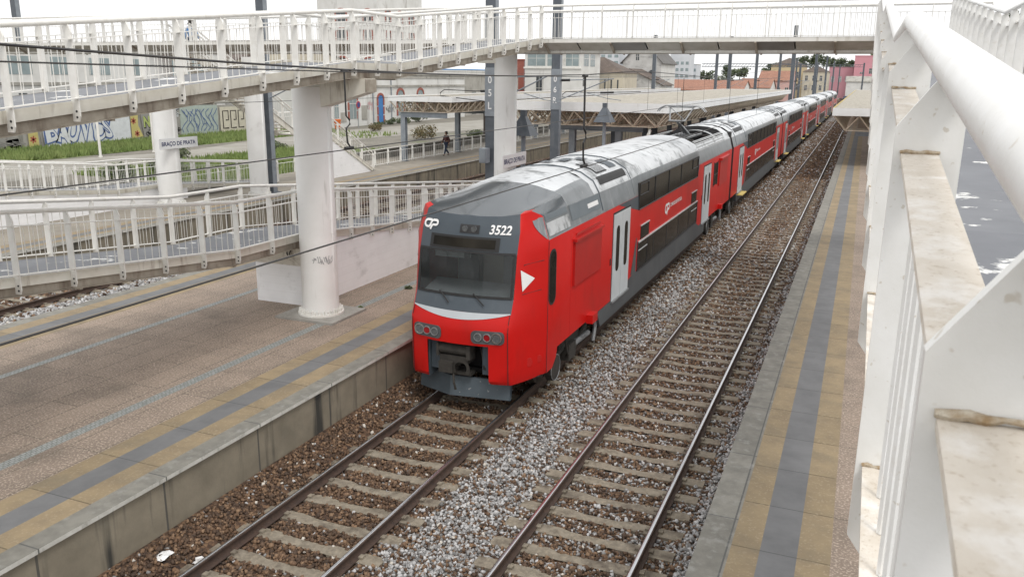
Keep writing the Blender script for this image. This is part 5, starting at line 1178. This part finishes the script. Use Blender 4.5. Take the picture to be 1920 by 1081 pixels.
# graffiti wall
gw = thing('boundary_wall', 'long boundary wall covered with graffiti above the grass bank', 'wall', (-59.6, 60, .6))
m = MB(); m.box(-60.0, -59.6, 26, 67.4, .3, 3.7); m.box(-60.0, -59.6, 67.4, 76, .3, 3.45); m.box(-60.1, -59.5, 26, 76, 3.7, 3.85)
for y in range(27, 76, 5): m.box(-59.62, -59.5, y-.2, y+.2, .3, 3.7)
m.build('masonry', grey_c, gw)
gs = {k: M(k, c, tuple(q*.85 for q in c), rough=.8) for k, c in dict(spray_white=(.66, .68, .70), spray_blue=(.10, .15, .32), spray_yellow=(.54, .47, .18), spray_green=(.40, .47, .16), spray_grey=(.30, .29, .27), spray_red=(.40, .10, .07), spray_cyan=(.10, .45, .50), spray_cream=(.60, .56, .46), spray_mint=(.40, .46, .42)).items()}
gx = lambda d: (lambda a, b: (-59.49+d, a, b))
def panel(mt, pts, d=.012): m = MB(); m.poly([gx(d)(a, b) for a, b in pts]); m.build('mural_ground', mt, gw)
panel(gs['spray_white'], [(47.6, .7), (56.2, .9), (56.2, 3.5), (47.4, 3.5)]); panel(gs['spray_yellow'], [(46.2, .75), (47.1, .75), (47.0, 3.5), (46.2, 3.5)]); panel(gs['spray_yellow'], [(56.3, .9), (57.6, 1), (57.1, 2), (57.2, 3.5), (56.3, 3.5)])
panel(gs['spray_mint'], [(62.2, .8), (67.3, .8), (67.3, 3.5), (62.2, 3.6)]); panel(gs['spray_cream'], [(67.6, .7), (72.6, .7), (72.6, 3.3), (67.6, 3.3)]); panel(gs['spray_grey'], [(57.7, .9), (62.1, .9), (62.1, 3.5), (57.4, 3.5)], .008)
rr = random.Random(4)
def mural(y0, y1, z0, z1, n, base, line, lw, seed):
    q = random.Random(seed); a = MB(); b = MB(); w = (y1-y0)/n
    for k in range(n):
        c = y0+w*(k+.5); t = q.random()*6
        pts = [(c+w*.55*math.sin(t+i*1.15)*q.uniform(.5, 1), z0+(z1-z0)*(i/6)) for i in range(7)]
        ribbon(a, pts, w*.62, gx(.02+.002*k)); 
        for s in (-.33, .33): ribbon(b, [(p[0]+s*w, p[1]) for p in pts], lw, gx(.045+.002*k))
        ribbon(b, [(c-w*.4, q.uniform(z0, z1)), (c, q.uniform(z0, z1)), (c+w*.4, q.uniform(z0, z1))], lw, gx(.047+.002*k))
    a.build('mural_letter', gs[base], gw); b.build('mural_outline', gs[line] if line in gs else blackp, gw)
wave = lambda q: lambda a, b: gx(q)(47.7+a*.80+.18*math.sin(b*3+a), 1.05+b*1.05+.16*math.sin(a*1.9))
for bold, d, mt in ((.19, .020, 'spray_blue'), (.05, .028, 'spray_white')):
    m = MB(); put_text(m, 'BAUVCS', 2.35, wave(d), bold, .92); m.build('mural_letter', gs[mt], gw)
mural(62.6, 67.0, 1.1, 3.2, 5, 'spray_mint', 'spray_blue', .07, 5); mural(58.0, 62.0, .95, 1.6, 6, 'spray_grey', 'black', .06, 7); mural(60.2, 62.0, 2.7, 3.4, 3, 'spray_white', 'black', .06, 8); mural(40, 45.6, 1, 1.4, 4, 'spray_grey', 'spray_grey', .05, 3)
m = MB(); put_text(m, 'NKSGK', 1.25, lambda a, b: gx(.03)(57.7+a*.82, 1.85+b), .05, 1.0); m.build('mural_letter', gs['spray_green'], gw)
m = MB(); put_text(m, 'NKSGK', 1.25, lambda a, b: gx(.022)(57.76+a*.82, 1.79+b), .10, 1.0); m.build('mural_outline', blackp, gw)
m = MB()
for k in range(4):      # angular key pattern on the cream panel
    y = 68.0+1.15*k; ribbon(m, [(y+.8, 1.2), (y, 1.2), (y, 2.9), (y+.8, 2.9), (y+.8, 2.0), (y+.4, 2.0)], .14, gx(.03))
m.build('mural_outline', MATS['dark_timber'], gw)
m = MB()
for y, z in ((46.6, 1.4), (46.7, 2.6), (56.9, 1.3), (56.6, 2.4)): 
    for a in (20, 80, 140): ribbon(m, [(y-.28*math.cos(R(a)), z-.28*math.sin(R(a))), (y+.28*math.cos(R(a)), z+.28*math.sin(R(a)))], .12, gx(.03))
m.build('mural_star', gs['spray_red'], gw)
m = MB()
for y in (59.2, 60.4): ribbon(m, [(y-.5, 3.15), (y, 3.4), (y+.5, 3.25)], .2, gx(.03))
m.build('mural_letter', gs['spray_cyan'], gw)
# signal house, brick chimney, brown roofed store, gabled house
s1 = bldg('white signal house with a wide glazed upper floor and dark doors', -59.3, -48.3, 150, 162, .6, 11.2, plaster, None, grey_c, eave=1.0)
opening(s1, '-y', -57.0, 8.6, 3.6, 2.2, winl); opening(s1, '-y', -53.6, 8.6, 2.6, 2.2, winl); opening(s1, '-y', -50.0, 8.6, 2.6, 2.2, winl); opening(s1, '-y', -56.4, 1.2, 1.3, 5.6, winm, None, 'door'); opening(s1, '-y', -52.9, 1.2, 1.3, 5.6, winm, None, 'door')
for y in (153, 157): opening(s1, '+x', y, 8.6, 3, 2.2, winl)
opening(s1, '+x', 152, 5.0, 1.6, 2, winm)
m = MB(); m.box(-59.5, -48.1, 149.8, 150, 8.1, 8.4); m.build('cornice', white, s1)
ch = bldg('red brick chimney left of the signal house', -65.4, -63.3, 160, 162.2, .6, 9.8, brick, None, brick, cat='chimney', name='chimney')
m = MB(); x, y = -62.2, 158
for k in range(10):
    z = .6+k*.9
    for s in (-1, 1): m.beam((x+s*.4, y, z), (x+s*.4, y, z+.9), .06, .06); m.beam((x-s*.4, y, z), (x+s*.4, y, z+.9), .05, .05)
m.beam((x, y, 9), (x, y, 14), .06, .06); tag(m.build('lattice_mast', steel_l), 'white lattice mast between the brick chimney and the signal house', 'mast')
s2 = bldg('beige store with slit openings and a brown hipped roof beside the signal house', -56.5, -43.9, 163, 174, .6, 7.5, beige_w, 'hip', tile_b, 3.1)
for k in range(6): opening(s2, '-y', -51.4+1.3*k, 2.8, .28, 3.4, winm, bars=False)
s3 = bldg('grey white gabled house with stained walls and a slate roof', -51.9, -43.0, 192, 207, .6, 10.2, plaster_o, 'gy', slate, 4.6, eave=.5)
opening(s3, '-y', -45.0, 6.2, 1.5, 1.7, winm, None, arch=True); opening(s3, '-y', -47.1, 6.7, .7, 1.0, winm, None, arch=True); opening(s3, '-y', -48.5, 10.5, .9, 1.4, winm, None, arch=True)
m = MB(); m.box(-43.0, -42.93, 192, 207, .6, 10.1); m.build('side_wall', plaster, s3)
for y in (195, 198.6, 202.2, 205.4): opening(s3, '+x', y, 5.0, 1.5, 3.6, winm, None, arch=True)
s4 = bldg('low gabled outbuilding with a reddish roof in front of the grey house', -54.5, -40.2, 181.0, 191.2, .6, 5.2, plaster_o, 'gy', tile_b, 3.2, eave=.4)
for k, (x0, x1, y0, y1, z, rh, lb) in enumerate(((-66, -30, 232, 250, 3.6, 2.6, 'long low shed with an orange tiled roof'), (-33, -24.5, 246, 262, 4.3, 2.4, 'smaller orange roofed house right of the long shed'), (-29.5, -20, 262, 278, 6.2, 2.8, 'pale pink house with a red roof before the yellow house'))):
    b = bldg(lb, x0, x1, y0, y1, .4, z, pinkpale if k == 2 else plaster, 'gx', tile_r, rh)
    if k == 2:
        for q in range(4): opening(b, '-y', -28+2.2*q, 2.6, 1, 1.8, winm)
y1b = bldg('yellow ochre house with a tiled hip roof among the distant masts', -30, -19.5, 300, 316, .4, 11.2, ochre_w, 'hip', tile_b, 2.6)
for z in (3.4, 7.2):
    for q in range(4): opening(y1b, '-y', -28.4+2.4*q, z, 1.1, 2, winm)
y2b = bldg('pale yellow building right of the ochre house', -19.2, -11.5, 292, 306, .4, 9.2, beige_w, 'hip', tile_b, 2)
for z in (3.4, 6.4):
    for q in range(3): opening(y2b, '-y', -18+2.2*q, z, .9, 1.6, winm)
p1 = bldg('bright pink house, the taller one at the end of the tracks', -4.6, 3.5, 330, 344, .4, 15.0, pink_w, None, pink_w); opening(p1, '-y', -2, 9, 1.2, .5, winm); opening(p1, '-y', 1, 9, 1.2, 1.8, winm)
p2 = bldg('lower darker pink house left of the tall pink one', -13, -4.8, 334, 346, .4, 11.2, M('dusky_pink_plaster', (.50, .26, .30), (.45, .235, .27), scale=.4, rough=.9), None, pink_w)
for q in range(3): opening(p2, '-y', -11.5+2.4*q, 6, 1.1, 2, winl)
bldg('white low building at the end of the right hand platform', -6.0, 3, 296, 306, .4, 6.2, plaster, 'gx', grey_c, 1.6)
for (x0, x1, y, z, lb) in ((-112, -96, 420, 25, 'distant pale tower block above the brown roof'), (-94, -84, 440, 19, 'smaller distant tower block beside the pale one'), (-92, -84, 460, 14, 'distant block with a blue rooftop sign'), (-132, -118, 430, 21, 'distant grey block beyond the signal house')):
    b = bldg(lb, x0, x1, y, y+12, .4, z, M('distant_block', (.62, .64, .67), (.55, .57, .60), scale=.2, rough=.9) if 'distant_block' not in MATS else MATS['distant_block'], None, grey_c)
    for q in range(4):
        for r_ in range(int((z-4)/3.2)): opening(b, '-y', lerp(x0, x1, (q+.5)/4), 4+r_*3.2, (x1-x0)*.15, 1.5, winl, bars=False)
m = MB(); m.box(-91, -85.5, 458.9, 459.2, 14.8, 18.6); [m.beam((x, 459.4, 13.8), (x, 459.4, 15), .2, .2) for x in (-90, -86.5)]; tag(m.build('rooftop_sign', M('sign_blue_panel', (.22, .42, .66), (.30, .50, .72))), 'pale blue rooftop sign on the distant block', 'sign')
# wooded hill
g = MB(); rows = []
for j in range(9):
    y = 480+j*45; rows.append([(x, y, -1+interp(x, [(-190, 0), (-120, 5), (-80, 8.5), (-45, 12), (-28, 15), (-8, 13), (10, 8), (60, 6), (120, 0)])*math.sin(min(1, j/4)*math.pi/2)) for x in range(-190, 121, 10)])
g.grid(rows); struct(g.build('hill', M('hill_scrub', (.10, .12, .07), (.16, .15, .10), scale=.03, rough=1), None, True))
leafs = [M('leaf_dark', (.085, .105, .085), (.10, .125, .09), scale=.3, rough=.8), M('leaf_mid', (.10, .13, .08), (.125, .15, .09), scale=.3, rough=.8), M('leaf_light', (.10, .13, .055), (.13, .15, .07), scale=.3, rough=.8)]  # greyed and lightened: the hill's haze is put into the leaf colours
barkm = M('bark', (.09, .07, .05), (.06, .045, .035), scale=4, rough=.9)
def tree(x, y, z0, h, r, label, n=420, ls=.5):
    t = thing('tree', label, 'tree', (x, y, z0), 'trees on the distant hill'); q = random.Random(int(x*7+y))
    m = MB(); m.tube([(x, y, z0-.5), (x+.2, y, z0+h*.45), (x, y, z0+h*.8)], [.35, .25, .08], 6)
    cs = []
    for _ in range(9):
        a = q.uniform(0, 6.28); d = q.uniform(0, r*.75); p = (x+d*math.cos(a), y+d*math.sin(a), z0+h*q.uniform(.42, .9)); cs.append((p, r*q.uniform(.35, .6)))
        m.tube([(x, y, z0+h*.4), p], [.12, .04], 5)
    m.build('trunk', barkm, t); c = MB(); leaf_cloud(c, cs, n, ls, .8, 3); c.build('crown', leafs, t)
hz = lambda x: interp(x, [(-190, 0), (-120, 5), (-80, 8.5), (-45, 12), (-28, 15), (-8, 13), (10, 8), (60, 6)])-1
tq = random.Random(31)
for k in range(26):
    x = -92+k*3.9+tq.uniform(-1.5, 1.5); y = 560+tq.uniform(-40, 50)
    tree(x, y, hz(x)-1.5, tq.uniform(6, 10.5)*(1.15 if -45 < x < 0 else .8), tq.uniform(3.2, 5.2), 'dark bushy tree on the distant hill', 380, .75)
tree(-40, 262, .4, 7.5, 3.2, 'dark round tree behind the orange roofs', 500, .45); tree(-33.5, 268, .4, 6.2, 2.6, 'smaller dark tree behind the orange roofs', 400, .4)
tree(1.5, 352, 6, 11.5, 2.4, 'tree top showing over the pink house', 400, .45)
for o in list(COL.objects):
    if o.get('label') in ('dark round tree behind the orange roofs', 'smaller dark tree behind the orange roofs', 'tree top showing over the pink house'): del o['group']
for k in range(9):  # tree row added to give the train windows something dark to reflect
    y = 34+5.2*k; tree(9.6+tq.uniform(-.6, .8), y, .4, tq.uniform(9.5, 11.5), 2.9, 'leafy tree added behind the right hand platform to darken the window reflections', 1500, .28)
for o in list(COL.objects):
    if o.get('label') == 'leafy tree added behind the right hand platform to darken the window reflections': o['group'] = 'row of trees added behind the right platform for dark reflections'
def shrub(x, y, z0, r, n, label, dry=False, name='shrub', sq=.7):
    m = MB(); q = random.Random(int(x*13+y)); cs = [((x+q.uniform(-r, r)*.6, y+q.uniform(-r, r)*.6, z0+r*sq*q.uniform(.3, .9)), r*q.uniform(.35, .55)) for _ in range(6)]
    leaf_cloud(m, cs, n*3, .085, sq, 2); 
    t = thing(name, label, 'shrub', (x, y, z0)); m.build('foliage', [drym, drym2] if dry else leafs[1:], t)
    s = MB(); [s.tube([(x, y, z0-.05), c[0]], [.03, .012], 5) for c in cs]; s.build('stem', barkm, t)
drym = M('dry_leaf', (.22, .17, .09), (.17, .13, .07), rough=.9); drym2 = M('dry_leaf_dark', (.13, .12, .06), rough=.9)
for x, y, r, n, lb, dry in ((-54.6, 92.5, .9, 260, 'green bush against the white house wall, left of the middle', 0), (-54.4, 95.5, 1.1, 300, 'larger green bush right of the blue arched door', 0), (-54.2, 99.5, 1.2, 320, 'wide green bush at the right end of the white house', 0), (-54.5, 89.5, .6, 160, 'small green bush at the foot of the white house', 0),
                            (-38.5, 72, 1.6, 420, 'brown dry bush in the yard behind the walking person', 1), (-36.0, 78, 1.0, 240, 'small green shrub in the yard by the timber posts', 0), (-45.2, 46.8, 1.3, 380, 'green shrub in front of the gravel road at the left', 0), (-36.5, 33.5, 1.5, 420, 'dark green shrub behind the far ramp railing', 0), (-37.0, 37.5, 1.3, 340, 'green shrub behind the railing left of the far column', 0),
                            (-43.5, 56.0, .9, 220, 'grey green tuft by the gravel road between the columns', 0), (-42.5, 60, 1.0, 240, 'grey green shrub beside the pale road near the stairs', 0), (-49.5, 80, 1.0, 240, 'low dry weed clump on the road verge', 1)):
    shrub(x, y, .6, r, n, lb, dry)
for x, y, sz in ((-11.0, 20.6, .16), (-10.95, 16.9, .08), (-27.2, 43.9, .12), (-10.9, 19.2, .10)):
    m = MB(); leaf_cloud(m, [((x, y, PZ+.03), sz)], 60, .05, .5, 2); tag(m.build('weed', leafs[1:]), 'small green weed growing from the platform joint', 'weed', 'green weeds in the platform joints')
# parked cars at the far end of the platform
def car(x, y, rz, paint, label):
    t = thing('parked_car', label, 'car', (x, y, .4)); c, s = math.cos(rz), math.sin(rz)
    f = lambda a, b, z: (x+a*c-b*s, y+a*s+b*c, .4+z)
    prof = [(-2.1, .3), (-2.15, .75), (-1.5, .92), (-.9, 1.42), (.7, 1.45), (1.5, .98), (2.1, .85), (2.15, .3)]
    m = MB(); m.prism(prof, lambda a, z, b: f(a, b, z), -.85, .85); m.build('body', paint, t)
    m = MB(); [m.prism([(-1.3, .95), (-.85, 1.36), (.62, 1.38), (1.25, .98)], lambda a, z, b: f(a, b, z), *sorted((e*.85, e*.86))) for e in (-1, 1)]; m.build('window', glass, t)
    for a in (-1.3, 1.35):
        for b in (-1, 1): w = MB(); w.tube([f(a, b*.68, .32), f(a, b*.88, .32)], .32, 14); w.build('wheel', rubber, t)
for x, y, p, lb in ((-3.2, 285, dark, 'dark car parked beyond the right canopy'), (-1.2, 278, silverp, 'silver car parked beyond the right canopy'), (-5.2, 290, M('car_navy', (.02, .03, .07), rough=.3), 'navy car parked beyond the train end')): car(x, y, R(80), p, lb)
for o in COL.objects:
    if '_b' in o.keys(): del o['_b']
